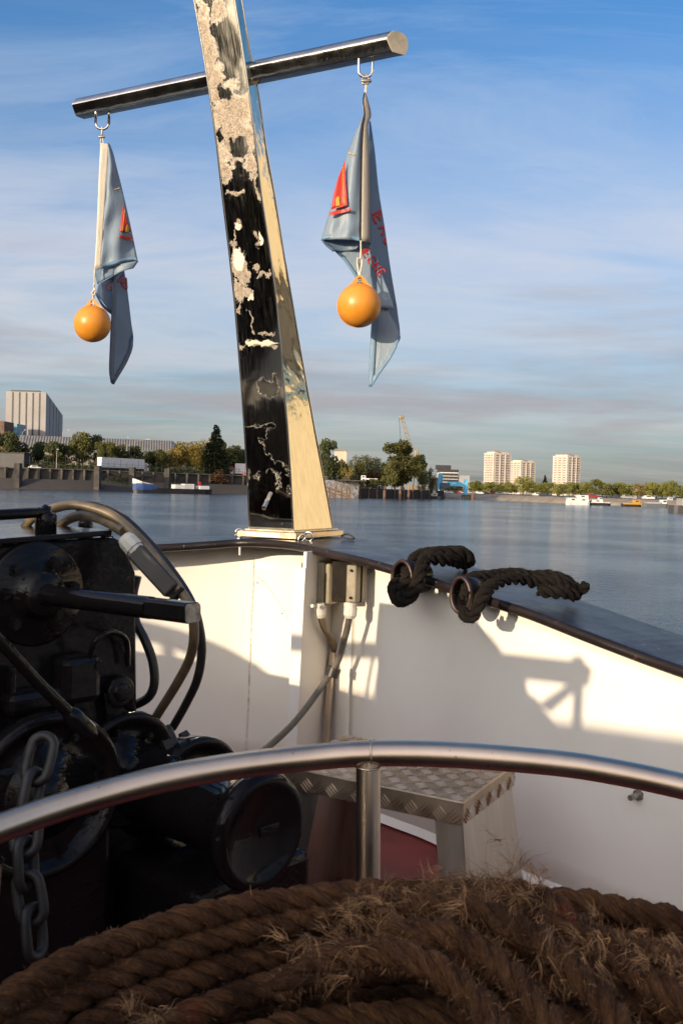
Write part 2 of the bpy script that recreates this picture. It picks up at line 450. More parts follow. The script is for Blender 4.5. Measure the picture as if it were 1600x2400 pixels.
# hull sides down to the water
M_hull = mat('black_hull_paint', (0.02, 0.02, 0.022), 0.4, 0, 0.3, 3, bump=0.2)
hs = thing('hull', V(0, 3.0, WATER_Z), 'black painted hull side below the bow cap', 'hull')
rows = [[V(p.x, p.y, lerp(p.z-T_, WATER_Z-0.3, k/6)) - V(AX.x, AX.y, 0)*0.25*(k/6)**1.5 for p in offs(outer, lambda s, p: -0.03)] for k in range(7)]
mb = MB(); mb.grid(rows); mb.uv = {}; mb.build('side_plating', M_hull, hs, solid=0.01)
# deck
mb = MB(); dk = [zat(p, DECK) for p in offs(wall, lambda s, p: 0.02)]
mb.add(dk, [list(range(len(dk)))[::-1]]); d = mb.build('deck', M_red); tag(d, kind='structure')
wa = [zat(p, DECK+0.006) for p in offs(wall, lambda s, p: -0.004)]; wb = [zat(p, DECK+0.006) for p in offs(wall, lambda s, p: -0.032)]
mb = MB(); mb.grid([[p+Z*0.02 for p in wa], wb]); mb.uv = {}; d = mb.build('deck_margin', M_white); tag(d, kind='structure')

# weld beads and an old bracket scar on the port plate
pw0 = G(595,1282,-.235)
Pn = V(0, -1, 0)
def onwall(px, py):            # photo pixel -> point on the wall plate, slightly inboard
    best = None
    for i in range(len(wall)-1):
        a, b = wall[i], wall[i+1]; t = (b-a); t.z = 0
        n = V(t.y, -t.x, 0).normalized(); q = PLN(px, py, a, n)
        s = (q-a).dot(t)/t.dot(t)
        if -0.02 <= s <= 1.02 and q.y > 0 and (best is None or q.y > best[0].y): best = (q, n)
    return best
def bead(pts, r, seed=0):
    rr = random.Random(seed); path = []
    for (x, y) in pts: q, n = onwall(x, y); path.append(q+n*0.001)
    path = cr(path, 10); rs = [r*(0.75+0.5*rr.random()) for _ in path]
    return path, rs
mb = MB(); p_, r_ = bead([(596,1300),(594,1370),(590,1450),(587,1540),(583,1640),(578,1750),(572,1850)], 0.0055, 3); mb.tube(p_, r_, 6)
mb.build('weld_seam', M_weld, bul)
mb = MB(); p_, r_ = bead([(603,1352),(622,1366),(638,1388),(655,1412),(668,1432),(676,1448),(672,1452)], 0.0045, 5); mb.tube(p_, r_, 6)
p_, r_ = bead([(603,1352),(594,1358),(592,1370),(598,1378)], 0.003, 6); mb.tube(p_, r_, 6)
mb.build('weld_scar', M_weld, bul)
for (x, y) in ((604,1366),(663,1438)):
    q, n = onwall(x, y); mb = MB(); mb.tube([q, q+n*0.0045], 0.0035, 10); mb.build('bolt_hole', M_dark, bul)
for (x, y0, y1) in ((562,1282,1301),(723,1296,1316)):
    a = P(x, y0, 3.62); mb = MB(); mb.tube([a, P(x, y1, 3.62)], 0.0045, 8); mb.build('stud', M_gland, bul)
# bolt through the starboard plate
q, n = onwall(1497, 1862)
mb = MB(); mb.tube([q, q+n*0.008], 0.017, 6, smooth=False); mb.tube([q+n*0.008, q+n*0.014], 0.013, 16); mb.tube([q+n*0.008, q+n*0.05], 0.008, 10)
tag(mb.build('bolt', M_bare), 'rusty threaded bolt sticking out of the lower white starboard bulwark', 'bolt')

# stiffening web behind the stem, with the flange that catches the sun
wtop = G(711,1290,-.235); wtop = V(wtop.x, wtop.y, -.24)
mb = MB(); lean = V(-0.02, 0, 0)
def wp(a, z, s=0.0): return V(wtop.x, wtop.y, 0) + AX*a + ST*s + lean*((-.24-z)/0.9) + Z*z
mb.prism([wp(0.004,-.24), wp(.36,-.24), wp(.36,DECK), wp(0.004,DECK)], ST*0.012)
mb.build('stem_web', M_white, bul)
mb = MB(); mb.prism([wp(0,-.30,-.030), wp(0,-.30,.016), wp(0,DECK,.016), wp(0,DECK,-.030)], -AX*0.008)
mb.build('web_flange', M_white, bul, bevel=0.002)

# ------------------------------------------------------------------ junction boxes on the web
WEB = wp(0.1, -.5, 0.014)
def jb(px, py, off): return PLN(px, py, WEB+ST*off, ST)
def jbox(x0, x1, y0, y1, th, mats, label, dark_edge, clasps):
    c = (jb(x0,(y0+y1)/2,0)+jb(x1,(y0+y1)/2,0))/2
    wd = (jb(x1,(y0+y1)/2,0)-jb(x0,(y0+y1)/2,0)).length; hh = abs(jb(x0,y0,0).z-jb(x0,y1,0).z)
    t = thing('junction_box', c-Z*hh/2, label, 'junction box', 'junction boxes under the cap rail')
    ax = (AX, ST, Z)
    mb = MB(); mb.box(c+ST*th*0.28, (wd, th*0.55, hh), ax, bev=0.006); mb.build('body', mats[0], t)
    mb = MB(); mb.box(c+ST*th*0.76, (wd*0.94, th*0.40, hh*0.95), ax, bev=0.008); mb.build('lid', mats[1], t)
    if clasps:
        for k in (-1, 1):
            mb = MB(); mb.box(c+AX*(wd/2+0.006)+ST*th*0.6+Z*k*hh*0.22, (0.010, 0.028, 0.05), ax, bev=0.003); mb.build('clasp', M_gland, t)
    for k in (-1, 1):
        mb = MB(); mb.tube([c+ST*th*0.97+Z*k*hh*.36, c+ST*th*1.0+Z*k*hh*.36], 0.006, 10); mb.build('screw', mats[0], t)
    return t, c, hh
t1, c1, h1 = jbox(742, 800, 1312, 1414, 0.055, (M_pbox, M_pbox), 'cream junction box with brown slotted lid beside the lit bulwark flange', True, True)
mb = MB(); mb.box(c1+AX*0.012+ST*0.0545, (0.05, 0.004, h1*0.9), (AX, ST, Z), bev=0.001); mb.build('dark_strip', M_pbox2, t1)
e2 = P(834, 1370, 3.36); h2 = (1414-1326)/FPX*3.40
t2 = thing('junction_box', e2-Z*h2/2, 'tan junction box deepest under the cap, further from the lit flange', 'junction box', 'junction boxes under the cap rail')
mb = MB(); mb.box(e2-ST*.022+AX*.05, (.09, .040, h2), (AX, ST, Z), bev=.006); mb.build('body', M_pbox, t2)
mb = MB(); mb.box(e2-ST*.022+AX*.052, (.012, .046, h2*1.02), (AX, ST, Z), bev=.002); mb.build('lid_joint', M_pbox2, t2)
for k in (-1, 1):
    mb = MB(); mb.tube([e2-AX*.0-ST*.02+Z*k*h2*.36, e2-AX*.003-ST*.02+Z*k*h2*.36], .005, 10); mb.build('screw', M_pbox2, t2)
mb = MB(); mb.box(P(801,1364,3.46), (0.075, 0.02, h2*1.1), (ST, AX, Z), bev=0.004)
tag(mb.build('mounting_plate', M_pbox2), 'dark plate behind the two junction boxes', 'plate')
def gland(t, x, y0, y1, r, off):
    a, b = jb(x,y0,off), jb(x,y1,off); d = (b-a).length
    mb = MB(); mb.lathe(a, (b-a), [(0, r*0.8), (d*.3, r*0.8), (d*.3, r), (d*.75, r), (d, r*0.72)], 12, smooth=False)
    mb.build('cable_gland', M_gland, t)
gland(t1, 751, 1414, 1448, 0.021, 0.03)
def gland2(t, a, b, r):
    d = (b-a).length; mb = MB(); mb.lathe(a, (b-a), [(0, r*.85), (d*.3, r*.85), (d*.3, r), (d*.8, r), (d, r*.7)], 12, smooth=False); mb.build('cable_gland', M_gland, t)
gland2(t2, P(823,1412,3.40), P(819,1449,3.40), .0245)
mb = MB(); mb.tube([jb(731,1420,.03), jb(737,1420,.03)], 0.007, 12); mb.build('stopper', M_gland, t1)
ca = cr([jb(752,1444,.03), jb(760,1470,.03), jb(771,1490,.028), jb(781,1512,.025), jb(788,1532,.022), jb(786,1545,.02)], 8)
mb = MB(); mb.tube(ca, 0.0145, 12); tag(mb.build('cable', M_cable), 'short thick tan cable bending from the left junction box into the conduit', 'cable', 'cables on the boat')
mb = MB(); mb.tube([jb(780,1529,.018), jb(763,1740,.018), jb(757,1810,.018)], 0.0155, 16)
tag(mb.build('conduit', M_rail), 'upright steel conduit pipe on the white stem behind the taped cable', 'conduit')
ca = cr([P(818,1448,3.40), P(813,1475,3.42), P(806,1500,3.44), P(800,1526,3.46), P(791,1550,3.48), P(779,1573,3.50), P(764,1594,3.49),
         P(722,1653,3.42), P(680,1703,3.32), P(626,1752,3.2), P(560,1800,3.05)], 8)
mb = MB(); mb.tube(ca, 0.0125, 12); tag(mb.build('cable', M_cableg), 'long grey cable running diagonally down from the right junction box', 'cable', 'cables on the boat')
for k in range(7):                       # bare wire ends at the gland
    pass
mb = MB(); mb.tube([P(784,1565,3.50), P(777,1585,3.50)], 0.026, 14)
tag(mb.build('tape_band', M_cablek), 'black tape band holding the grey cable to the conduit', 'tape')

# ------------------------------------------------------------------ laid rope generator
def rope_mesh(mb, path, R, pitch=None, strands=3, seg=9, phase=0.0, hand=1):
    path = [Vector(p) for p in path]
    # resample evenly
    L_ = [0]
    for a, b in zip(path, path[1:]): L_.append(L_[-1]+(b-a).length)
    pitch = pitch or R*6.2; step = pitch/11
    n = max(4, int(L_[-1]/step)); pts = []; j = 0
    for i in range(n+1):
        s = L_[-1]*i/n
        while j < len(L_)-2 and L_[j+1] < s: j += 1
        f = (s-L_[j])/max(1e-9, L_[j+1]-L_[j]); pts.append(path[j].lerp(path[j+1], min(1, f)))
    fr = []; prev = None
    for i in range(n+1):
        t = (pts[min(n, i+1)]-pts[max(0, i-1)]).normalized()
        u = prev if prev is not None else (Z if abs(t.z) < 0.9 else V(1,0,0))
        u = (u - t*u.dot(t)).normalized(); prev = u; fr.append((t, u, t.cross(u)))
    rr = random.Random(int(phase*1000)+n)
    for s in range(strands):
        rows = []; uvs = []
        wob = [rr.uniform(-.07, .07) for _ in range(n//6+3)]
        for i in range(n+1):
            t, u, v = fr[i]; th = hand*2*math.pi*(i*step/pitch) + 2*math.pi*s/strands + phase
            wv = wob[i//6]*(1-(i%6)/6)+wob[i//6+1]*((i%6)/6)
            c = pts[i] + (u*math.cos(th)+v*math.sin(th))*(R*(0.50+wv)); r = R*(0.54+wv*0.5)
            if i == 0 or i == n: r *= 0.6
            row = []
            for k in range(seg+1):
                a = 2*math.pi*k/seg + th
                row.append(c + (u*math.cos(a)+v*math.sin(a))*r); uvs.append((k/seg, i*step/(R*6)))
            rows.append(row)
        mb.grid(rows, uvs=uvs)
        mb.add(rows[0], [list(range(seg+1))], uvs=[(0,0)]*(seg+1)); mb.add(rows[-1], [list(range(seg+1))[::-1]], uvs=[(0,0)]*(seg+1))
    return pts, fr
def hairs(mb, pts, fr, R, count, ln=(0.006, 0.02), wd=0.0005, seed=1, droop=0.3, along=0.6, curl=0.5, frange=(0, 1)):
    rr = random.Random(seed); n = len(pts)-1
    for _ in range(count):
        i = int(n*(frange[0]+(frange[1]-frange[0])*rr.random())); t, u, v = fr[i]; a = rr.uniform(0, 2*math.pi)
        rad = u*math.cos(a)+v*math.sin(a); p = pts[i]+rad*R*rr.uniform(.8, 1.0)+t*rr.uniform(-.01, .01)
        d = (rad*rr.uniform(.5, 1)+t*rr.uniform(-along, along)+V(*[rr.uniform(-.3,.3) for _ in range(3)])).normalized()
        hair(mb, p, d, rr.uniform(*ln), wd, rr, droop, curl)
def hair(mb, p, d, l, wd, rr, droop=0.3, curl=0.5, n=4):
    side = d.cross(V(rr.uniform(-1,1), rr.uniform(-1,1), rr.uniform(-1,1))).normalized()
    vs = []; q = p.copy()
    for k in range(n+1):
        w_ = wd*(1-k/(n+0.6)); vs += [q-side*w_, q+side*w_]
        q = q+d*(l/n)
        d = (d+V(*[rr.uniform(-curl,curl) for _ in range(3)])-Z*droop*0.3).normalized()
    mb.add(vs, [(2*k, 2*k+1, 2*k+3, 2*k+2) for k in range(n)])

# ------------------------------------------------------------------ black ropes and their fairlead rings
def rope_set(rc, rrx, rry, dpt, loops, Rr, label, rlabel, seed, bundle):
    o = P(rc[0], rc[1], dpt)
    tr = thing('fairlead_ring', o, rlabel, 'fairlead', 'rusty fairleads in the cap rail')
    # oval pipe through the cap, axis pointing inboard
    axn = V(-0.70, -0.714, 0).normalized(); sd_ = axn.cross(Z).normalized()
    a_ = rrx/FPX*dpt*1.25; b_ = rry/FPX*dpt
    prof_o = [o + sd_*(a_*math.cos(th)) + Z*(b_*math.sin(th)) for th in [2*math.pi*k/36 for k in range(36)]]
    mb = MB(); mb.tube(prof_o, 0.007, 10, closed=True); mb.build('rim', M_rust, tr)
    rows = [[o + sd_*(a_*s_*math.cos(th)) + Z*(b_*s_*math.sin(th)) - axn*dd for th in [2*math.pi*k/36 for k in range(37)]] for dd, s_ in ((0,1),(0.05,.93),(0.12,.80))]
    mb = MB(); mb.grid(rows); mb.uv = {}; mb.build('sleeve', M_cap, tr, solid=0.006)
    tt = thing('mooring_rope', P(*loops[0][0]), label, 'rope', 'black mooring ropes over the cap rail')
    mb = MB(); hb = MB()
    for k, lp in enumerate(loops):
        path = cr([P(*q) for q in lp], 8)
        pts, fr = rope_mesh(mb, path, Rr, phase=seed+k*0.7, pitch=Rr*5.2)
        hairs(hb, pts, fr, Rr, int(160*len(path)/30), (0.004, 0.012), 0.0006, seed*7+k)
    mb.build('laid_rope', M_ropek, tt)
    f = hb.build('loose_fibres', M_fibrek, tt, split=True); f['kind'] = 'stuff'
M_rust = mat('rust_brown_edge', (0.032, 0.015, 0.012), 0.4, 0.0, 0.4, 30, bump=0.4, bs=90)
rope_set((942,1357), 24, 42, 3.16, [
    [(952,1330,3.24),(957,1345,3.16),(951,1362,3.13),(940,1382,3.12),(931,1396,3.12)],
    [(928,1360,3.15),(923,1385,3.12),(930,1404,3.10),(948,1407,3.09),(965,1393,3.08),(978,1365,3.08),(986,1335,3.11),(995,1312,3.18),(1015,1299,3.24),(1045,1294,3.28),(1075,1292,3.30),(1094,1302,3.32),(1099,1322,3.38)],
    [(962,1336,3.20),(966,1318,3.22),(975,1307,3.25),(995,1299,3.30),(1025,1295,3.36),(1055,1300,3.40),(1082,1306,3.42),(1094,1322,3.46)],
    [(1000,1306,3.17),(1020,1311,3.2),(1045,1312,3.24),(1066,1314,3.3),(1085,1323,3.36)]], 0.0235,
    'thick black rope doubled over the cap rail in a short high hump, nearer the mast', 'oval brown-rimmed fairlead ring nearest the junction boxes', 3, None)
rope_set((1079,1395), 22, 41, 2.88, [
    [(1092,1366,2.97),(1095,1380,2.90),(1088,1400,2.85)],
    [(1087,1434,2.83),(1093,1446,2.80),(1104,1447,2.79),(1116,1430,2.79),(1125,1408,2.80),(1138,1385,2.83),(1160,1367,2.88),(1190,1358,2.93),(1220,1357,2.97),(1250,1364,3.0),(1285,1366,3.02),(1318,1366,3.04),(1345,1378,3.06),(1352,1394,3.07)],
    [(1093,1372,2.93),(1098,1358,2.95),(1120,1352,2.98),(1150,1350,3.0),(1180,1346,3.03),(1212,1345,3.06),(1245,1350,3.08),(1280,1349,3.10),(1318,1356,3.12),(1340,1371,3.13)],
    [(1292,1352,3.05),(1312,1368,3.02),(1330,1385,3.03),(1346,1396,3.05),(1360,1384,3.06),(1375,1368,3.05)],
    [(1260,1385,2.97),(1290,1388,2.98),(1320,1390,2.99),(1350,1397,3.02)]], 0.0205,
    'thick black rope lying long and low over the cap rail with a frayed end', 'oval brown-rimmed fairlead ring further along the cap rail', 5, None)

# ------------------------------------------------------------------ railing
rr_pts = [(-420,2120,1.20),(-250,2040,1.27),(0,1941,1.36),(180,1880,1.42),(367,1829,1.47),(540,1797,1.51),(720,1776,1.54),(867,1766,1.55),(1060,1769,1.55),(1300,1788,1.54),(1450,1811,1.53),(1600,1843,1.515),(1800,1892,1.49),(2050,1975,1.44)]
rp = cr([P(*q) for q in rr_pts], 10)
rl = thing('railing', P(862,2300,1.53), 'curved satin steel tube railing with one welded upright across the foreground', 'railing')
mb = MB(); mb.tube(rp, 0.0212, 28); mb.build('top_rail', M_rail, rl)
pa = P(862,1790,1.553); 
mb = MB(); mb.tube([pa+Z*0.02, P(862,2110,1.535), V(pa.x, pa.y-0.02, DECK)], 0.0200, 24); mb.build('upright', M_rail, rl)
def ring_w(c, ax, R, r, seed):
    rr = random.Random(seed); u = ax.orthogonal().normalized(); v = ax.cross(u); pts = []; rs = []
    for k in range(36):
        th = 2*math.pi*k/36; pts.append(c+u*R*math.cos(th)+v*R*math.sin(th)); rs.append(r*rr.uniform(.7, 1.25))
    return pts, rs
mb = MB(); wpts, ws = ring_w(P(862,1797,1.545), V(0,0,1), 0.0195, 0.0018, 3); mb.tube(wpts, ws, 6, closed=True); mb.build('weld', M_rail, rl)
mb = MB(); c_ = P(868,1766,1.55); wpts, ws = ring_w(c_, RV, 0.0212, 0.0022, 5); mb.tube(wpts, ws, 6, closed=True); mb.build('weld', M_rail, rl)
a = P(2,2290,1.0); mb = MB(); mb.tube([P(-30,2030,1.3), V(P(-30,2030,1.3).x-0.01, P(-30,2030,1.3).y-0.1, DECK)], 0.02, 20); mb.build('upright', M_rail, rl)
a = P(1900,1900,1.48); mb = MB(); mb.tube([a, V(a.x, a.y, DECK)], 0.02, 20); mb.build('upright', M_rail, rl)

# ------------------------------------------------------------------ step stool with a chequer plate top
SZ = -0.75
A, B, C_, D_ = [G(*q, SZ) for q in ((1084,1882),(1192,1806),(812,1712),(650,1794))]
ex = (A-D_); ex.z = 0; wid = ex.length; ex.normalize(); ey = V(-ex.y, ex.x, 0)
if (B-A).dot(ey) < 0: ey = -ey
dep = ((B-A).dot(ey)+(C_-D_).dot(ey))/2
O = D_.copy()
stl = thing('step_stool', V(*(O+ex*wid/2+ey*dep/2).xy, DECK), 'aluminium step stool with chequer plate top standing on the red deck', 'step stool')
def checker():
    m, t, b = newmat('chequer_plate')
    n = t.noise(9, 6, 0.6, 0.3)
    c = t.mix(t.ramp(n, [(0.3, 0.0), (0.7, 1.0)]), (0.36, 0.27, 0.19), (0.60, 0.49, 0.37))
    t.l.new(c, b.inputs['Base Color']); b.inputs['Metallic'].default_value = 1.0
    t.l.new(t.math('ADD', t.math('MULTIPLY', n, 0.3), 0.34), b.inputs['Roughness'])
    t.l.new(t.bump(t.noise(60, 4, 0.5), 0.15, 0.002), b.inputs['Normal'])
    return m
M_chk = checker()
mb = MB(); rr = random.Random(4)
th_ = 0.004; apr = 0.055
def S(x, y, z): return O + ex*x + ey*y + Z*z
mb.box(S(wid/2, dep/2, 0), (wid, dep, th_), (ex, ey, Z), bev=0.0018)
def lug(p, d, up, l=0.034, w_=0.0026, h=0.0032):
    s_ = d.cross(up).normalized()
    vs = [p-d*l/2, p+d*l/2, p+s_*w_, p-s_*w_, p-d*l*.28+up*h, p+d*l*.28+up*h]
    vs = [v+up*0.0004 if i > 3 else v-up*0.001 for i, v in enumerate(vs)]
    mb.add(vs, [(0,2,4),(2,5,4),(2,1,5),(0,4,3),(3,4,5),(3,5,1)])
def chequer(o, e1, e2, up, W, H, cell=0.038):
    nx, ny = int(W/cell), int(H/cell)
    for i in range(nx+1):
        for j in range(ny+1):
            cx_, cy_ = (i+.5)*cell, (j+.5)*cell
            if cx_ > W-.004 or cy_ > H-.001: continue
            q = (e1+e2).normalized() if (i+j) % 2 else (e1-e2).normalized()
            pr = q.cross(up).normalized()
            for k in (-1.5, -.5, .5, 1.5):
                c = o+e1*cx_+e2*cy_+pr*k*0.0085
                x_, y_ = (c-o).dot(e1), (c-o).dot(e2)
                if 0.008 < x_ < W-.008 and 0.004 < y_ < H-.004: lug(c+up*0.0, q, up)
chequer(S(0, 0, th_/2), ex, ey, Z, wid, dep)
# folded apron round the edge
mb.box(S(wid/2, 0, -apr/2), (wid, th_, apr), (ex, ey, Z), bev=0.001)
mb.box(S(wid, dep/2, -apr/2), (th_, dep, apr), (ex, ey, Z), bev=0.001)
mb.box(S(wid/2, dep, -apr/2), (wid, th_, apr), (ex, ey, Z), bev=0.001)
mb.box(S(0, dep/2, -apr/2), (th_, dep, apr), (ex, ey, Z), bev=0.001)
chequer(S(0, -th_/2, -apr), ex, Z, -ey, wid, apr)
chequer(S(wid+th_/2, 0, -apr), ey, Z, ex, dep, apr)
mb.build('tread', M_chk, stl)
def leg(x, side, ins):
    # bent sheet: end plate with a flange returned along the front and back, splayed outward
    sp = 0.055*side; z0 = -apr-0.002+0.03; z1 = DECK-SZ
    mb = MB(); T = 0.004
    def q(xx, yy, z): f = (z0-z)/(z0-z1); return S(xx+sp*f, yy + (yy-dep/2)*0.18*f, z)
    mb.prism([q(x, .012, z0), q(x, dep-.012, z0), q(x, dep-.012, z1), q(x, .012, z1)], ex*(-side*T))
    mb.prism([q(x, .012, z0), q(x-side*ins, .012, z0), q(x-side*ins*.9, .012, z1), q(x, .012, z1)], ey*T)
    mb.prism([q(x, dep-.012, z0), q(x-side*ins, dep-.012, z0), q(x-side*ins*.9, dep-.012, z1), q(x, dep-.012, z1)], -ey*T)
    mb.build('leg', M_alu, stl, bevel=0.001)
leg(wid-0.006, 1, 0.075); leg(0.03, -1, 0.10)

# ------------------------------------------------------------------ windlass
Q = V(0.745, -0.667, 0).normalized(); E = V(0.667, 0.745, 0).normalized()
W0 = P(82, 1390, 1.95)
def onp(px, py, off=0.0): return PLN(px, py, W0+Q*off, Q)
wl = thing('windlass', V(W0.x-0.2, W0.y, DECK), 'glossy black painted anchor windlass with shaft and drums on the port side', 'windlass')
mb = MB()
poly = [onp(*q) for q in ((-260,1320),(0,1279),(262,1258),(286,1266),(319,1342),(322,1667),(318,2120),(-260,2300))]
mb.prism(poly, -Q*0.34); mb.build('gear_housing', M_blk, wl, bevel=0.006)
mb = MB(); tp = [onp(-260,1312,.012), onp(0,1277,.012), onp(264,1255,.012)]
mb.prism([tp[0], tp[1], tp[2], tp[2]+Z*.012, tp[1]+Z*.012, tp[0]+Z*.012], -Q*0.37); mb.build('top_plate', M_blk, wl, bevel=0.003)
# ringed cover
mb = MB(); mb.lathe(W0, Q, [(0.0, .110), (.010, .110), (.014, .104), (.014, .060), (.018, .056), (.020, .050), (.045, .046), (.052, .040), (.052, 0.0)], 48)
mb.build('bearing_cover', M_blk, wl)
for (x, y) in ((33,1335),(124,1318),(131,1438),(32,1462),(8,1392),(170,1376)):
    c = onp(x, y, .012); mb = MB(); mb.tube([c, c+Q*0.012], 0.013, 6, smooth=False); mb.tube([c+Q*0.012, c+Q*0.017], 0.0085, 12); mb.build('bolt_head', M_blk, wl)
sh0 = W0+Q*0.04; sh1 = P(447,1436,1.615); sdir = (sh1-sh0).normalized(); sl = (sh1-sh0).length
mb = MB(); mb.lathe(sh0, sdir, [(0, .026), (.03, .0205), (sl-.115, .0205), (sl-.11, .0205)], 32); mb.build('shaft', M_blk2, wl)
mb = MB(); u_ = Z-sdir*Z.dot(sdir); u_.normalize(); v_ = sdir.cross(u_)
def sqr(c, r): return [c+u_*(r*(math.cos(a_)*(1 if abs(math.cos(a_))<.8 else .8/abs(math.cos(a_)))))+v_*(r*(math.sin(a_)*(1 if abs(math.sin(a_))<.8 else .8/abs(math.sin(a_))))) for a_ in [2*math.pi*k/24+.2 for k in range(24)]]
mb.prism(sqr(sh1-sdir*.11, .0225), sdir*.115); mb.build('shaft_end', M_blk2, wl, bevel=0.002)
mb = MB(); mb.prism(sqr(sh1+sdir*.0055, .0205), sdir*.0015); mb.build('shaft_face', M_bare, wl)
# studs and clamps on top
def post(x, y0, y1, r, off):
    b_ = onp(x, y1, off); t_ = onp(x, y0, off); h = (t_-b_).z
    mb = MB(); mb.lathe(V(b_.x, b_.y, b_.z-.02), Z, [(0, r), (h*.45, r), (h*.45, r*1.06), (h+.0, r*1.06), (h+.006, r*.9), (h+.006, r*.52), (h+.020, r*.5), (h+.020, 0)], 24)
    mb.build('clamp_post', M_blk, wl); return V(t_.x, t_.y, t_.z)
tpost = post(107, 1186, 1272, 0.0215, -0.06); post(200, 1206, 1262, 0.0165, -0.22)
mb = MB(); mb.tube(cr([P(-200,1222,1.85), P(-20,1208,1.93), P(60,1203,1.98), tpost-Z*.012], 6), [0.0115]*18+[0.016], 14); mb.build('lever', M_blk, wl)
for (x, y, o) in ((18,1270,-.02),(140,1258,-.02),(248,1247,-.05),(170,1247,-.25)):
    c = onp(x, y, o); mb = MB(); mb.tube([c-Z*.012, c+Z*.007], 0.0125, 6, smooth=False); mb.tube([c-Z*.012, c-Z*.008], 0.018, 14); mb.build('bolt_head', M_blk, wl)
# cast lug and boxes on the lower face
mb = MB(); lc = onp(270,1618,.0)
mb.lathe(lc, Q, [(0, .036), (.022, .036), (.026, .032), (.026, .02), (.03, .018), (.03, 0)], 28)
mb.prism([lc+E*.036, lc-E*.036, onp(322,1690), onp(235,1700)], Q*.02); mb.build('lug', M_blk, wl, bevel=0.003)
mb = MB(); mb.box(onp(180,1590,.03), (.09, .06, .10), (E, Q, Z), bev=.015); mb.build('casting', M_blk, wl)
mb = MB(); mb.box(onp(90,1640,.02), (.16, .05, .05), (E, Q, Z), bev=.015); mb.build('casting', M_blk, wl)
# diagonal brake rod
mb = MB(); mb.tube(cr([P(-60,1440,1.62), P(10,1512,1.66), P(90,1600,1.72), P(168,1676,1.78)], 6), 0.0115, 14)
mb.lathe(P(160,1668,1.775), (P(200,1700,1.8)-P(150,1650,1.77)), [(0, .013), (.01, .018), (.06, .018), (.075, .012)], 16); mb.build('brake_rod', M_blk, wl)
# brake band and gypsy discs
def disc(c, n, R, th, rim=0.02, name='drum_flange', m=None):
    mb = MB(); mb.lathe(c, n, [(-th, R*.5), (-th, R*.86), (-th*.8, R*.95), (0, R), (th*.35, R*.99), (th*.5, R*.93), (th*.3, R-rim*1.2), (0.0, R-rim*1.6), (-.004, R*.55), (.01, R*.52), (.012, R*.25), (.03, R*.22), (.03, 0)], 56)
    return mb.build(name, m or M_blk, wl)
DC = P(612, 1950, 1.93)
D_ax = V(0.73, -0.683, 0).normalized()
for (x, y, dd, R) in ((292,1800,2.12,.130),(455,1858,2.22,.135)):
    disc(P(x, y, dd), D_ax, R, .05)
disc(P(108,1862,1.86), D_ax, .165, .05)
for (c_d, R_d, n_d) in ((P(108,1862,1.86), .118, 8), (P(292,1800,2.12), .088, 6), (DC, .088, 0)):
    for k in range(n_d):
        a_ = 2*math.pi*k/n_d+.3; b_ = c_d+(Z*math.cos(a_)+D_ax.cross(Z)*math.sin(a_))*R_d
        mb = MB(); mb.tube([b_-D_ax*.01, b_+D_ax*.012], .0105, 6, smooth=False); mb.tube([b_+D_ax*.012, b_+D_ax*.018], .0062, 10); mb.build('bolt_head', M_blk, wl)
for k in range(3):
    mb = MB(); mb.prism([onp(-120+k*62,1700+k*6,.0), onp(-106+k*62,1700+k*6,.0), onp(-100+k*62,1560,.0), onp(-114+k*62,1560,.0)], Q*.03); mb.build('rib', M_blk, wl, bevel=.004)
mb = MB(); mb.tube(cr([onp(210,1545,.05), onp(225,1500,.07), onp(262,1480,.06), onp(296,1500,.03), onp(300,1560,.02)], 6), .006, 10); mb.build('grease_pipe', M_blk, wl)
mb = MB(); mb.lathe(onp(214,1556,.03), Q, [(0,.016),(.02,.016),(.022,.011),(.034,.011),(.034,0)], 6, smooth=False); mb.build('grease_cap', M_blk, wl)
mb = MB(); rr_=[]
cb = P(95,1905,1.68)
for k in range(25):
    a_ = -0.6+2.6*k/24; rr_.append(cb+E*(.23*math.cos(a_))+Z*(.23*math.sin(a_)))
pass
# warping drum
mb = MB(); mb.lathe(DC, -D_ax, [(0.0, .0), (0.0, .086), (-.010, .096), (-.012, .108), (-.004, .118), (.008, .122), (.022, .119), (.030, .108), (.045, .094), (.10, .083), (.20, .080), (.30, .086), (.37, .100), (.385, .125), (.40, .130), (.42, .125), (.46, .09)], 64)
mb.build('warping_drum', M_blk2, wl)
mb = MB(); mb.box(DC+D_ax*.001+E*.022, (.055, .006, .02), (E, D_ax, Z), bev=.002); mb.build('drum_key', M_blk, wl)
# frame under the drums
mb = MB(); mb.box(V(*(P(330,2150,2.35)).xy, (DECK-.84)/2), (.85, .35, abs(DECK+.84)), (D_ax, E, Z), bev=.02); mb.build('base_frame', M_blk, wl)
mb = MB(); mb.box(V(*(P(215,1950,2.1)).xy, (DECK-.60)/2), (.05, .42, abs(DECK+.60)), (D_ax, E, Z), bev=.012); mb.build('side_cheek', M_blk, wl)
mb = MB(); mb.box(V(*(P(-80,2000,1.95)).xy, (DECK-.55)/2), (.40, .45, abs(DECK+.55)), (D_ax, E, Z), bev=.015); mb.build('side_cheek', M_blk, wl)
# grey bolts behind the drum
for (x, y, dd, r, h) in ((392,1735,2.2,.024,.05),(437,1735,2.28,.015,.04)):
    c = P(x, y, dd); dv = V(-.45,.1,.85).normalized(); mb = MB(); mb.lathe(c-dv*.03, dv, [(0, r), (h, r), (h+.012, r*.8), (h+.012, 0)], 8, smooth=False); mb.build('stud_nut', M_galv, wl)

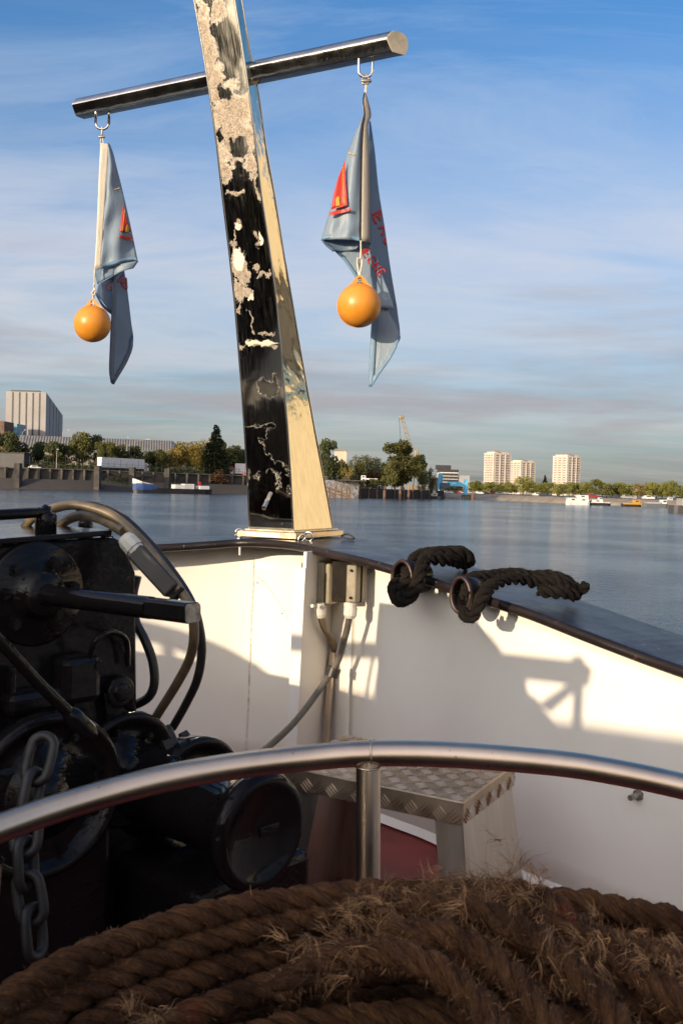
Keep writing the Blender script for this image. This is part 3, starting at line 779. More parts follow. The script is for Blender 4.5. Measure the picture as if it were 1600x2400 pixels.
# chain hanging beside the windlass
ch = thing('anchor_chain', P(70,2200,1.36), 'dark galvanised chain hanging in front of the black windlass', 'chain')
def link(c, d, s_, L1, W1, r):
    d = d.normalized(); s_ = (s_-d*s_.dot(d)).normalized(); pts = []
    for k in range(28):
        a_ = 2*math.pi*k/28; sx_ = math.cos(a_); sy_ = math.sin(a_)
        pts.append(c + s_*(W1*sx_) + d*((L1-W1)*(1 if sy_ > 0 else -1)*min(1, abs(sy_)*3) + W1*sy_))
    mb = MB(); mb.tube(pts, r, 10, closed=True); mb.build('link', M_galv, ch)
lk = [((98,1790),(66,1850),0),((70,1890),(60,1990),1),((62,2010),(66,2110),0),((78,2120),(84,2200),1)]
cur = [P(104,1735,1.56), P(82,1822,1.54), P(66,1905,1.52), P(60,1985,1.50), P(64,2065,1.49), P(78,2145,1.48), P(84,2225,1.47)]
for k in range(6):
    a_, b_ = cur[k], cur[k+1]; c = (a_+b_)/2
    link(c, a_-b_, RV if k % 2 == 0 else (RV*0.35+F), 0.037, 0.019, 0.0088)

# electric cables arching over the windlass
def cab(pts, r, m, label):
    mb = MB(); mb.tube(cr([P(*q) for q in pts], 10), r, 14)
    tag(mb.build('cable', m), label, 'cable', 'cables on the boat')
cab([(50,1262,2.25),(56,1240,2.22),(80,1212,2.2),(120,1194,2.15),(165,1184,2.12),(215,1190,2.1),(268,1212,2.08),(325,1262,2.05),(372,1318,2.02),(415,1374,2.0),(445,1422,2.0),(455,1480,2.02),(446,1540,2.08),(415,1602,2.15),(362,1688,2.25),(340,1740,2.3)], .0108, M_cable, 'outer tan cable arching highest over the windlass')
cab([(130,1262,2.3),(138,1236,2.26),(165,1215,2.2),(205,1208,2.16),(250,1222,2.1),(290,1246,2.06)], .012, M_cable, 'short tan cable running over the windlass into the grey plug')
cab([(180,1188,2.2),(225,1187,2.2),(285,1212,2.2),(345,1268,2.2),(400,1335,2.18),(440,1395,2.16),(463,1450,2.16),(473,1520,2.18),(463,1590,2.22),(436,1650,2.28),(405,1705,2.32)], .0105, M_cablek, 'grey cable arching just outside the tan one down to the drum')
cab([(322,1350,2.35),(312,1400,2.35),(318,1455,2.33),(340,1500,2.32),(358,1550,2.32),(362,1600,2.32),(350,1632,2.33),(322,1650,2.35),(300,1655,2.36)], .0115, M_cablek, 'black cable looping out behind the windlass housing')
pl = thing('cable_plug', P(350,1330,2.02), 'grey cable plug with pale cap hanging on the windlass corner', 'plug')
pa_, pb_ = P(300,1268,2.03), P(408,1385,2.0); pd = (pb_-pa_).normalized(); psd = pd.cross(F).normalized(); pup = psd.cross(pd)
mb = MB(); mb.box((P(322,1293,2.03)+pb_)/2, ((pb_-P(322,1293,2.03)).length, .040, .045), (pd, psd, pup), bev=.005); mb.build('plug_body', mat('grey_brown_plastic', (0.028,0.023,0.020), .5, 0, .3, 20, bump=.2), pl)
mb = MB(); mb.lathe(pa_-pd*.012, pd, [(0, .016), (.012, .021), (.035, .022), (.035, .019), (.045, .019)], 10, smooth=False); mb.build('plug_cap', M_gland, pl)
mb = MB(); mb.box(pb_+pd*.012, (.008, .040, .035), (pd, psd, pup), bev=.002); mb.build('plug_latch', M_pbox2, pl)

# ------------------------------------------------------------------ foreground rope coil
CC = V(0.16, 0.70, 0)
rc = thing('rope_coil', V(CC.x, CC.y, -0.85), 'big coil of frayed brown manila rope in the shaded foreground', 'rope')
turns = []
Rr = 0.0172
rr = random.Random(9)
def turn_pts(r0, z0, wob, n=26, a0=0.0, a1=2*math.pi, squash=1.0, ph=0):
    pts = []
    for k in range(n+1):
        a_ = a0+(a1-a0)*k/n
        w1 = wob*(math.sin(2*a_+ph)+.6*math.sin(3*a_+ph*2.3)); w2 = wob*.8*math.sin(2.5*a_+ph*1.7)
        pts.append(CC+V((r0+w1)*math.cos(a_), (r0+w1)*squash*math.sin(a_), z0+w2+.034-.014*math.cos(a_)))
    return pts
spec = []
r_0, z_0, sl_ = .500, -.545, math.radians(64)
for i in range(15):
    spec.append((r_0, z_0)); r_0 -= .0335*math.cos(sl_); z_0 -= .0335*math.sin(sl_); sl_ *= .87
spec += [(.523,-.580),(.512,-.614),(.50,-.648),(.525,-.683),(.48,-.69),(.515,-.72),(.49,-.755)]
mb = MB(); hb = MB(); hd = MB()
for i, (r0, z0) in enumerate(spec):
    path = cr(turn_pts(r0, z0, .0065 if i < 2 else .010, ph=i*1.9), 4)
    pts, fr = rope_mesh(mb, path, Rr, phase=i*.9, pitch=Rr*5.4)
    hairs(hd, pts, fr, Rr, 2600 if i < 8 else 700, (.0025, .0065), .0003, 20+i, droop=.1)
    hairs(hb, pts, fr, Rr, 60 if i < 6 else 30, (.006, .016), .00035, 60+i, droop=.3)
mb.build('coiled_turns', M_rope, rc)
o_ = hd.build('short_fibres', M_fibred, rc, split=True); o_['kind'] = 'stuff'
o_ = hb.build('loose_fibres', M_fibre, rc, split=True); o_['kind'] = 'stuff'
# slack bights lying across the coil
rt = thing('rope_tail', P(1050,2150,1.12), 'slack frayed rope ends lying across the right side of the coil', 'rope')
mb = MB(); hb = MB(); hd = MB()
tails = [
  [(780,2150,1.16),(860,2120,1.15),(960,2118,1.13),(1060,2128,1.11),(1160,2150,1.08),(1260,2200,1.04),(1350,2280,.99),(1440,2380,.93),(1500,2480,.88)],
  [(980,2100,1.19),(1080,2096,1.17),(1180,2088,1.16),(1270,2112,1.13),(1370,2180,1.08),(1470,2260,1.02),(1580,2340,.97),(1700,2420,.92)],
  [(1250,2150,1.10),(1330,2180,1.08),(1420,2210,1.05),(1520,2235,1.03),(1650,2270,1.0)],
  [(640,2330,.98),(760,2250,1.0),(880,2230,1.0),(1000,2260,.98),(1100,2330,.95),(1180,2430,.9)],
  [(900,2200,1.06),(1000,2185,1.05),(1110,2220,1.03),(1210,2300,.98),(1290,2400,.93),(1340,2480,.9)]]
tp = []
for i, q in enumerate(tails):
    path = cr([P(*x) for x in q], 8)
    pts, fr = rope_mesh(mb, path, Rr*(.95 if i != 2 else .8), phase=i*1.3, pitch=Rr*5.4); tp.append((pts, fr))
    hairs(hd, pts, fr, Rr, 1500, (.0025, .007), .0003, 120+i)
    hairs(hb, pts, fr, Rr, 80, (.006, .02), .00035, 160+i)
mb.build('laid_rope', M_rope, rt)
def tuft(c, r, n, ln, seed, bias=V(0,0,.3), wd=.00045, curl=.9):
    rr = random.Random(seed)
    for _ in range(n//9):
        p = c+V(rr.gauss(0, r[0]), rr.gauss(0, r[1]), rr.gauss(0, r[2]))
        d = (V(rr.uniform(-1,1), rr.uniform(-1,1), rr.uniform(-.6,.8))+bias).normalized(); l_ = rr.uniform(*ln)
        for _ in range(13):
            hair(hb if rr.random() < .5 else hd, p+V(rr.gauss(0,.0025), rr.gauss(0,.0025), rr.gauss(0,.0025)), (d+V(rr.gauss(0,.22), rr.gauss(0,.22), rr.gauss(0,.22))).normalized(), l_*rr.uniform(.5,1.1), wd, rr, .6, curl*.5, 6)
tuft(P(860,2120,1.13), (.022,.012,.014), 252, (.015,.06), 1, V(.2,-.3,.3))
tuft(P(930,2150,1.11), (.028,.012,.020), 312, (.015,.07), 2, V(.1,-.4,-.2))
tuft(P(1060,2105,1.13), (.028,.012,.012), 288, (.015,.05), 3, V(.1,-.2,.4))
tuft(P(1190,2085,1.13), (.022,.012,.022), 372, (.02,.075), 4, V(.1,-.3,.5))
tuft(P(1150,2140,1.09), (.030,.012,.018), 252, (.02,.07), 5, V(-.2,-.4,-.5))
tuft(P(790,2240,1.0), (.020,.010,.016), 228, (.015,.06), 6, V(-.3,-.4,-.2))
tuft(P(740,2205,1.02), (.018,.010,.010), 72, (.015,.06), 7, V(-.8,-.2,.2))
tuft(P(1340,2260,1.0), (.018,.010,.020), 198, (.015,.05), 8, V(0,-.4,-.5))
tuft(P(1450,2210,1.03), (.030,.012,.020), 252, (.012,.04), 9, V(0,-.3,.1))
tuft(P(1560,2260,1.0), (.030,.012,.025), 252, (.012,.04), 10, V(0,-.3,.1))
tuft(P(340,2395,.93), (.016,.008,.008), 96, (.015,.045), 11, V(0,-.2,.6))
o_ = hd.build('short_fibres', M_fibred, rt, split=True); o_['kind'] = 'stuff'
o_ = hb.build('frayed_fibres', M_fibre, rt, split=True); o_['kind'] = 'stuff'
# what the coil rests on
hk = thing('rope_drum', V(CC.x, CC.y, DECK), 'low black drum under the rope coil', 'drum')
mb = MB(); mb.lathe(V(CC.x, CC.y, DECK), Z, [(0,.50),(.02,.52),(.05,.50),(.40,.50),(.42,.47),(.42,0)], 48); mb.build('drum_body', M_blk, hk)

# ------------------------------------------------------------------ added shadow caster to port, out of frame, shaped from the shadows on the bulwark
bs_ = thing('shadow_stand', V(-1.4,.8,DECK), 'added black shadow caster on the port side, shaped for the bulwark shadows', 'shadow caster')
HUv = V(.643,.766,0)
def back(px, py, u0=-.5):
    q, n = onwall(px, py); t = (q.dot(HUv)-u0)/math.cos(SUN_EL); return q+TO_SUN*t
def bpoly(name, pts, th=.03):
    mb = MB(); mb.prism([back(*p) for p in pts], HUv*th); mb.build(name, M_blk, bs_, bevel=.003)  # plates cut to shadow outlines, carried back along the sun
bpoly('arm', [(1120,1528),(1338,1552),(1344,1541),(1366,1543),(1370,1556),(1388,1574),(1380,1610),(1120,1583)])
bpoly('shadow_arm_prop', [(1345,1598),(1369,1601),(1362,1770),(1336,1770)])
bpoly('shadow_arm_brace', [(1340,1600),(1358,1612),(1290,1672),(1264,1652)], .025)
bpoly('shadow_arm_gusset', [(1120,1575),(1231,1586),(1238,1628),(1262,1645),(1272,1665),(1330,1730),(1330,1770),(1120,1770)])
bpoly('column', [(952,1425),(1010,1398),(1090,1425),(1112,1440),(1128,1478),(1152,1498),(1176,1528),(1176,1800),(930,1800),(922,1560),(925,1470)])  # outline of the mound shaped shadow
bpoly('shadow_bar', [(702,1500),(918,1512),(918,1548),(702,1536)])
for k, (ps, r) in enumerate((([(935,1418),(905,1450),(888,1500),(872,1560),(858,1640)],.010),([(930,1440),(908,1490),(893,1550),(878,1640)],.009),([(925,1500),(912,1560),(904,1650)],.008))):
    mb = MB(); mb.tube(cr([back(*p) for p in ps], 6), r, 8); mb.build('shadow_hose', M_blk, bs_)
mb = MB(); ub = [(300,1452),(400,1474),(500,1508),(600,1560),(700,1640)]; lb = [(300,1492),(400,1517),(490,1556),(580,1612),(660,1690)]
A_ = cr([back(*p) for p in ub], 5); B_ = cr([back(*p) for p in lb], 5)
mb.grid([A_, B_]); mb.grid([[p+HUv*.03 for p in A_], [p+HUv*.03 for p in B_]]); mb.grid([A_, [p+HUv*.03 for p in A_]]); mb.grid([B_, [p+HUv*.03 for p in B_]]); mb.uv = {}; mb.build('shadow_wheel_rim', M_blk, bs_, merge=True)
bpoly('shadow_wheel_spoke', [(575,1545),(612,1565),(585,1700),(540,1700)])
bpoly('shadow_wheel_spoke', [(380,1500),(410,1505),(430,1700),(395,1700)])
pz = back(1050,1560); mb = MB(); mb.prism([V(pz.x,pz.y,DECK)-V(.766,-.643,0)*.25, V(pz.x,pz.y,DECK)+V(.766,-.643,0)*.25, back(1150,1620), back(940,1620)], HUv*.03); mb.build('foot', M_blk, bs_)  # added leg under the shadow plates
pz = back(450,1650); mb = MB(); mb.prism([V(pz.x,pz.y,DECK)-V(.766,-.643,0)*.1, V(pz.x,pz.y,DECK)+V(.766,-.643,0)*.1, pz+V(.766,-.643,0)*.1, pz-V(.766,-.643,0)*.1], HUv*.03); mb.build('foot', M_blk, bs_)

# unseen black box added on the port deck to darken the mast's reflection
mh = thing('reflected_box', V(-1.95,1.75,DECK), 'added low black box on the port deck that darkens the mast reflection', 'housing')
mb = MB(); mb.box(V(-1.95,1.75,DECK+.42), (1.5,1.5,.84), (Q, E, Z), bev=.03); mb.build('reflected_body', M_dark, mh)
for k in range(6):
    mb = MB(); mb.box(V(-1.95,1.75,DECK+.20+.09*k)+Q*.755, (.012,1.1,.03), (Q, E, Z), bev=.003); mb.build('louvre', M_blk, mh)

# ------------------------------------------------------------------ the deckhouse astern (casts the long shade on the bulwark, seen in the mast's reflections)
HU, HV = V(.643,.766,0), V(.766,-.643,0)
def hp(u, v, z): return HU*u+HV*v+Z*z
dh = thing('deckhouse', hp(-4.5,-1,DECK), 'deckhouse astern of the foredeck, its shade put into near black walls', 'deckhouse')
mb = MB()
def htop(v): return .53+.058*(v+.88)
mb.prism([hp(-3,-3.85,DECK), hp(-3,2.2,DECK), hp(-3,2.2,htop(2.2)), hp(-3,-3.85,htop(-3.85))], -HU*3.2)
mb.build('house_wall', M_shade, dh)
mb = MB(); mb.box(hp(-3.2,-7.2,.6), (1.2, 6.5, 3.6), (HU, HV, Z)); mb.build('reflected_side_block', M_shade, dh)  # unseen dark block added to keep the mast's reflection dark
for v in (-3,-1.5,0,1.4):
    mb = MB(); mb.box(hp(-2.99,v,-.1), (.03,.9,.4), (HU, HV, Z), bev=.01); mb.build('window', M_blk2, dh)
# ================================================================== mast
def proj(p):
    d = p.dot(F); return 800+p.dot(RV)/d*FPX, 1200-p.dot(UV)/d*FPX, d
def solve_len(c, dirn, target, lo=0.0, hi=0.9):
    s = 1 if proj(c+dirn*hi)[0] > proj(c)[0] else -1
    for _ in range(40):
        m = (lo+hi)/2
        if (proj(c+dirn*m)[0]-target)*s < 0: lo = m
        else: hi = m
    return (lo+hi)/2
secs = []
zbase = P(687,1244,3.90).z
for (y, l_, c_, r_) in ((1244,584.5,687,780),(1170,582,683.5,768),(1100,578.5,680,755.5),(1000,572.5,673.5,737.5),(900,565.6,665,720),(800,558,656.5,702.5),(700,550,646.5,686),(575,536.5,630,664.5),(450,521.5,611.5,645.5),(325,508,597.5,623),(200,491,581.5,598),(100,475.5,566,579),(0,458.5,550,561.5),(-160,431,523,531),(-420,386,478,484)):
    d = 3.9
    for _ in range(30): d = 3.9-.264*(P(c_, y, d).z-zbase)
    C0 = P(c_, y, d)
    W_ = solve_len(C0, -ST, l_); L_ = max(.080 if y > 150 else .06, solve_len(C0, AX, r_))
    secs.append((y, C0-ST*W_, C0, C0+AX*L_, C0-ST*W_+AX*L_))
def mask_nodes(t, blobs, namp=0.7, nscale=9, seed=0.0, warp=.75):
    uv0 = t.uvc(); cur = None
    mp = t.n.new('ShaderNodeMapping'); t.l.new(uv0, mp.inputs[0]); mp.inputs['Scale'].default_value = (1, 9, 1); mp.inputs['Location'].default_value = (seed+5, 0, 0)
    nz = t.n.new('ShaderNodeTexNoise'); t.l.new(mp.outputs[0], nz.inputs['Vector']); nz.inputs['Scale'].default_value = 2.6; nz.inputs['Detail'].default_value = 8; nz.inputs['Roughness'].default_value = .68
    w1 = t.n.new('ShaderNodeVectorMath'); w1.operation = 'SUBTRACT'; t.l.new(nz.outputs['Color'], w1.inputs[0]); w1.inputs[1].default_value = (.5, .5, .5)
    w2 = t.n.new('ShaderNodeVectorMath'); w2.operation = 'MULTIPLY'; t.l.new(w1.outputs[0], w2.inputs[0]); w2.inputs[1].default_value = (warp, warp*.11, 0)
    w3 = t.n.new('ShaderNodeVectorMath'); w3.operation = 'ADD'; t.l.new(uv0, w3.inputs[0]); t.l.new(w2.outputs[0], w3.inputs[1]); uv = w3.outputs[0]
    for (u, v, ru, rv) in blobs:
        a = t.n.new('ShaderNodeVectorMath'); a.operation = 'SUBTRACT'; t.l.new(uv, a.inputs[0]); a.inputs[1].default_value = (u, v, 0)
        b = t.n.new('ShaderNodeVectorMath'); b.operation = 'MULTIPLY'; t.l.new(a.outputs[0], b.inputs[0]); b.inputs[1].default_value = (1/ru, 1/rv, 0)
        c = t.n.new('ShaderNodeVectorMath'); c.operation = 'LENGTH'; t.l.new(b.outputs[0], c.inputs[0])
        e = t.math('SUBTRACT', 1.0, c.outputs['Value'])
        cur = e if cur is None else t.math('MAXIMUM', cur, e)
    m = t.n.new('ShaderNodeMapping'); t.l.new(uv, m.inputs[0]); m.inputs['Scale'].default_value = (1, 9, 1); m.inputs['Location'].default_value = (seed, seed, 0)
    n = t.noise(nscale*.45, 7, .62, .4, vec=m.outputs[0])
    return t.math('ADD', cur, t.math('MULTIPLY', t.math('SUBTRACT', n, .5), namp*5))
def aft_mat():
    m, t, b = newmat('mast_aft_face')
    uv = t.uvc()
    sandy = mask_nodes(t, [(.14,.93,.20,.085),(.55,.985,.22,.022),(.22,.85,.24,.06),(.5,.80,.62,.05),(.5,.745,.62,.055),(.14,.685,.16,.022),(.82,.69,.18,.018),
                           (.22,.505,.20,.030),(.24,.462,.22,.020),(.30,.575,.13,.006),(.14,.55,.05,.014),(.72,.55,.04,.014),(.80,.485,.20,.004),(.62,.50,.10,.006),(.08,.425,.05,.018),(.42,.447,.07,.008),(.34,.395,.035,.018),(.42,.375,.06,.006),(.5,.357,.50,.0045),(.72,.375,.15,.003),(.95,.65,.04,.05),(.30,.64,.25,.006)], .35, 12)
    holes = mask_nodes(t, [(.42,.832,.17,.014),(.58,.725,.22,.022),(.60,.545,.20,.020),(.15,.755,.07,.018)], .25, 12, 3.3)
    s1 = t.ramp(sandy, [(-.0, 0.0), (.05, .75), (.5, 1.0)]); h1 = t.ramp(holes, [(.0, 0.0), (.06, 1.0)])
    s = t.math('MULTIPLY', s1, t.math('SUBTRACT', 1.0, h1), clamp=True)
    refl_shapes = mask_nodes(t, [(.70,.27,.25,.025),(.14,.15,.26,.045),(.30,.188,.26,.018),(.60,.196,.12,.010),(.30,.13,.30,.018),(.6,.118,.45,.010),(.90,.10,.12,.03),(.5,.045,.85,.062)], .35, 10, 7.7)  # reflection outlines painted into the face colour, darker inside a pale rim
    fm = t.ramp(refl_shapes, [(.0, 0.0), (.03, 1.0)])
    rim = t.ramp(refl_shapes, [(0.0, 0.0), (.012, 1.0), (.03, 1.0), (.05, 0.0)])
    wav = t.noise(15, 6, .62, 2.6, vec=uv, sc3=(1, 9, 1))
    streak = t.noise(6, 5, .6, .2, vec=uv, sc3=(9, 3, 1))
    base = t.mix(t.ramp(streak, [(.35, 0.0), (.75, 1.0)]), (.60,.56,.50), (.74,.70,.62))
    c = t.mix(t.math('MULTIPLY', fm, .75), base, (.30,.29,.26))
    c = t.mix(t.math('MULTIPLY', rim, .7), c, (.42,.38,.33))
    brt = mask_nodes(t, [(.20,.512,.13,.022),(.30,.575,.09,.006),(.80,.555,.05,.015),(.5,.357,.42,.0038),(.40,.445,.05,.008)], .2, 14, 9.1, .4)
    bm_ = t.ramp(brt, [(.0, 0.0), (.12, 1.0)])
    sand = t.mix(t.ramp(wav, [(.40, 0.0), (.56, 1.0)]), (.14,.105,.075), (.36,.30,.235))
    c = t.mix(s, c, sand); c = t.mix(bm_, c, (.75,.66,.52))
    spk = t.ramp(t.noise(85, 2, .5, vec=uv, sc3=(1, 11, 1)), [(.735, 0.0), (.76, 1.0)])
    c = t.mix(t.math('MULTIPLY', spk, .8), c, (.75,.70,.62))
    t.l.new(c, b.inputs['Base Color'])
    rough = t.math('MAXIMUM', t.math('MULTIPLY', s, .46), t.math('MAXIMUM', t.math('MULTIPLY', rim, .45), t.math('MULTIPLY', spk, .5)))
    rough = t.math('MAXIMUM', rough, t.math('MULTIPLY', bm_, .42)); rough = t.math('ADD', rough, t.math('ADD', .05, t.math('MULTIPLY', t.ramp(streak, [(.45, 0.0), (.8, 1.0)]), .16)))
    t.l.new(rough, b.inputs['Roughness'])
    met = t.math('SUBTRACT', 1.0, t.math('MAXIMUM', t.math('MULTIPLY', s, .55), t.math('MAXIMUM', t.math('MULTIPLY', rim, .6), t.math('MULTIPLY', spk, .8))), clamp=True)
    t.l.new(met, b.inputs['Metallic'])
    h = t.math('ADD', t.math('MULTIPLY', s, .5), t.math('ADD', t.math('MULTIPLY', t.math('MULTIPLY', wav, s), .9), t.math('MULTIPLY', fm, .15)))
    n1 = t.bump(t.noise(3.2, 3, .5, .3), .25, .012)
    t.l.new(t.bump(h, .5, .004, n1), b.inputs['Normal'])
    return m
def side_mat():
    m, t, b = newmat('mast_side_face')
    uv = t.uvc()
    st_ = t.noise(5, 7, .7, .6, vec=uv, sc3=(6, 5, 1))
    c = t.mix(t.ramp(st_, [(.35, 0.0), (.7, 1.0)]), (.60,.54,.39), (.84,.78,.62))
    t.l.new(c, b.inputs['Base Color']); b.inputs['Metallic'].default_value = 1.0
    t.l.new(t.math('ADD', .05, t.math('MULTIPLY', st_, .12)), b.inputs['Roughness'])
    wv = t.noise(1.0, 3, .45, .5, vec=uv, sc3=(1.2, 9, 1)); w2 = t.noise(1.0, 3, .5, .4, vec=uv, sc3=(5, 42, 1))
    n1 = t.bump(wv, .6, .016)
    t.l.new(t.bump(w2, .25, .003, n1), b.inputs['Normal'])
    return m
mst = thing('mast', secs[0][2]-Z*.03, 'polished steel mast leaning aft with a crossbar standing on the bow cap', 'mast')
M_aft, M_side = aft_mat(), side_mat()
def facemesh(i0, i1, name, m, n=6):
    rows = []; uvs = []
    for s in secs:
        a, b = s[i0], s[i1]
        for k in range(n+1): uvs.append((k/n, (1244-s[0])/1244))
        rows.append([a.lerp(b, k/n) for k in range(n+1)])
    mb = MB(); mb.grid(rows, uvs=uvs); return mb.build(name, m, mst, split=True)
facemesh(1, 2, 'aft_face', M_aft); facemesh(2, 3, 'starboard_face', M_side)
facemesh(3, 4, 'forward_face', M_poly); facemesh(4, 1, 'port_face', M_poly)
for k in (1, 2, 3, 4):
    mb = MB(); mb.tube([s[k] for s in secs], .0042, 8); mb.build('corner_edge', M_poly, mst)
mb = MB(); mb.prism([secs[-1][k]+Z*.001 for k in (1,2,3,4)], Z*.006); mb.build('top_cap', M_poly, mst)
# base plates
bz = secs[0][2].z
def bp(a, s, z): o = secs[0][2]; return V(o.x, o.y, 0)+AX*a+ST*s+Z*z
def rect(a0, a1, s0, s1, z): return [bp(a0,s0,z), bp(a1,s0,z), bp(a1,s1,z), bp(a0,s1,z)]
mb = MB(); mb.prism(rect(-.012,.42,-.225,.014,bz-.007), Z*.007); mb.build('upper_base_plate', M_brassy, mst, bevel=.0015)
mb = MB(); mb.prism(rect(-.034,.44,-.262,.032,bz-.034), Z*.026); mb.build('lower_base_plate', M_brassy, mst, bevel=.003)
mb = MB(); mb.prism(rect(-.0365,-.0345,-.205,-.04,bz-.029), Z*.016); mb.build('base_slot', M_alu, mst, bevel=.0005)
def ringbolt(c, R, r, ax_, name='ring_bolt'):
    u = Z; v = ax_.cross(u).normalized(); mb = MB()
    mb.tube([c+u*(R*math.cos(a))+v*(R*math.sin(a)) for a in [2*math.pi*k/28 for k in range(28)]], r, 10, closed=True)
    mb.lathe(c-Z*(R+.014), Z, [(0,.011),(.010,.010),(.014,.006)], 12); mb.build(name, M_poly, mst)
ringbolt(P(561,1249,3.97), .0165, .0042, F); ringbolt(P(723,1258,3.86), .019, .0048, (F+RV*.3).normalized())
mb = MB(); q0 = P(698,1267,3.84); q1 = P(716,1259,3.84)
mb.tube(cr([q0, (q0+q1)/2+Z*.018, q1, (q0+q1)/2-Z*.010], 6, True), .0035, 8, closed=True); mb.build('link', M_poly, mst)
mb = MB(); q0 = P(800,1256,4.02); mb.tube(cr([q0, q0+ST*.03+Z*.008, q0+ST*.06-Z*.008, q0+ST*.03-Z*.01], 6, True), .004, 8, closed=True); mb.build('link', M_cap, mst)
# stub tube welded on the aft face
q0 = P(633,1160,3.86); q1 = P(618,1191,3.80)
mb = MB(); mb.tube([q0+(q0-q1)*.1, q1], .0105, 14); mb.build('stub_tube', M_poly, mst)

# crossbar
dm = 3.9
for _ in range(20): dm = 3.9-.264*(P(560,205,dm).z-zbase)
zb = P(540,205,dm+.03).z
for _ in range(40):
    bl, br = G(188,254,zb), G(930,100,zb); bd = (br-bl).normalized()
    sa, sb2 = None, None
    for q_, r_ in zip(secs, secs[1:]):
        if q_[2].z <= zb <= r_[2].z: cz = q_[2].lerp(r_[2], (zb-q_[2].z)/(r_[2].z-q_[2].z))
    tt_ = (cz-bl).dot(bd); off = (bl+bd*tt_-cz).dot(AX)
    zb += (.045-off)*.35
bd = (br-bl).normalized(); bu = Z; bw = bd.cross(Z).normalized()
BPR = [tuple(v_.xy) for v_ in cr([V(a_,b_,0) for a_, b_ in ((.036,.016),(.039,.008),(.0375,.000),(.028,-.022),(.018,-.040),(.010,-.0425),(-.018,-.0425),(-.028,-.040),(-.036,-.02),(-.038,.010),(-.032,.030),(-.020,.042),(.0,.0435),(.016,.042),(.026,.032))], 3, True)]
def barprof(c, hh=.0415, ww=.040, shear=0.0):
    o = []
    for x, y in BPR:
        x *= .9; y *= .86
        o.append(c+bw*x+bu*y+bd*(shear*(-x)/ww))
    return o
M_endp = mat('brushed_end_plate', (.50,.42,.30), .5, .35, .2, 20)
def bar(c0, c1, sh0, sh1, name, n=10):
    rows = []; uvs = []
    for i in range(n+1):
        f = i/n; p = barprof(c0.lerp(c1, f), shear=lerp(sh0, sh1, f)); rows.append(p+[p[0]])
    mb = MB(); mb.grid(rows); mb.uv = {}; return mb.build(name, M_bar, mst, merge=True)
def bar_mat():
    m, t, b = newmat('crossbar_steel')
    n = t.noise(11, 6, .6, .4)
    c = t.mix(t.ramp(n, [(.3, 0.0), (.7, 1.0)]), (.55,.51,.46), (.80,.76,.72)); t.l.new(c, b.inputs['Base Color'])
    b.inputs['Metallic'].default_value = 1
    t.l.new(t.math('ADD', .06, t.math('MULTIPLY', n, .16)), b.inputs['Roughness'])
    t.l.new(t.bump(t.noise(14, 4, .55, .5), .35, .006), b.inputs['Normal']); return m
M_bar = bar_mat()
bar(bl, br, .01, .028, 'crossbar')
for c, sh, s_ in ((bl, .01, -1), (br, .028, 1)):
    p = barprof(c, shear=sh); p2 = [q+bd*s_*.003 for q in p]
    mb = MB(); mb.prism([q for q in p], bd*s_*.003); mb.build('bar_end_plate', M_endp if s_ > 0 else M_bar, mst, bevel=.001)
# fillet weld where the bar passes through
fm_ = bl.lerp(br, .505)
for f_ in ((bl.lerp(br, .5)),):
    pass
def ubolt(x0, x1, y0, y1, name='hanger_eye'):
    xm = (x0+x1)/2
    t_ = bl.lerp(br, (xm-188)/(930-188)) ; 
    # depth of the bar at this pixel
    d0 = G(xm, (y0+y1)/2, zb).dot(F) if False else t_.dot(F)
    for _ in range(8):
        pr = proj(t_); t_ = t_ + bd*((xm-pr[0])/FPX*pr[2]/max(.3, bd.dot(RV)))
    d0 = t_.dot(F)
    hw = (x1-x0)/2/FPX*d0; hz = (y1-y0)/FPX*d0; top = P(xm, y0, d0)
    pts = [top-RV*hw, top-RV*hw-Z*hz*.5]+[top-RV*hw*math.cos(a)-Z*(hz-hw+hw*math.sin(a)) for a in [math.pi*k/8 for k in range(9)]]+[top+RV*hw-Z*hz*.5, top+RV*hw]
    pts[0] = pts[0]+Z*.02; pts[-1] = pts[-1]+Z*.02
    mb = MB(); mb.tube(pts, .0052, 12); mb.build(name, M_poly, mst)
    return top-Z*hz, d0
eL, dL = ubolt(225, 256, 274, 303); eR, dR = ubolt(841, 873, 137, 181)

# ================================================================== pennants and buoys
def cloth_mat(name, col, tr=.25, sheen=.25, bumps=.4):
    m, t, b = newmat(name)
    wv = t.noise(300, 2, .5)
    n = t.noise(7, 4, .5)
    c = t.mix(n, tuple(x*.85 for x in col), col)
    t.l.new(c, b.inputs['Base Color']); b.inputs['Roughness'].default_value = .42
    b.inputs['Specular IOR Level'].default_value = .45
    t.l.new(t.bump(t.math('ADD', t.math('MULTIPLY', wv, .1), t.noise(22, 3, .5, .4, sc3=(1,1,.4))), bumps, .012), b.inputs['Normal'])
    tl = t.n.new('ShaderNodeBsdfTranslucent'); t.l.new(c, tl.inputs[0])
    mx = t.n.new('ShaderNodeMixShader'); mx.inputs[0].default_value = tr
    t.l.new(b.outputs[0], mx.inputs[1]); t.l.new(tl.outputs[0], mx.inputs[2])
    t.l.new(mx.outputs[0], t.n['Material Output'].inputs[0]); return m
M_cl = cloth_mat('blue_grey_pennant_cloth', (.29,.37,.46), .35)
M_cl2 = cloth_mat('pennant_cloth_shaded', (.20,.29,.41), .4)  # darker copy of the cloth: shade of the turned panels put in the colour
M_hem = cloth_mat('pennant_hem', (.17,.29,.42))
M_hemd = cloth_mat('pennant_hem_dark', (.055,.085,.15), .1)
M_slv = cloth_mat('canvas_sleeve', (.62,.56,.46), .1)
M_slv2 = cloth_mat('canvas_sleeve_grey', (.34,.30,.25), .1)
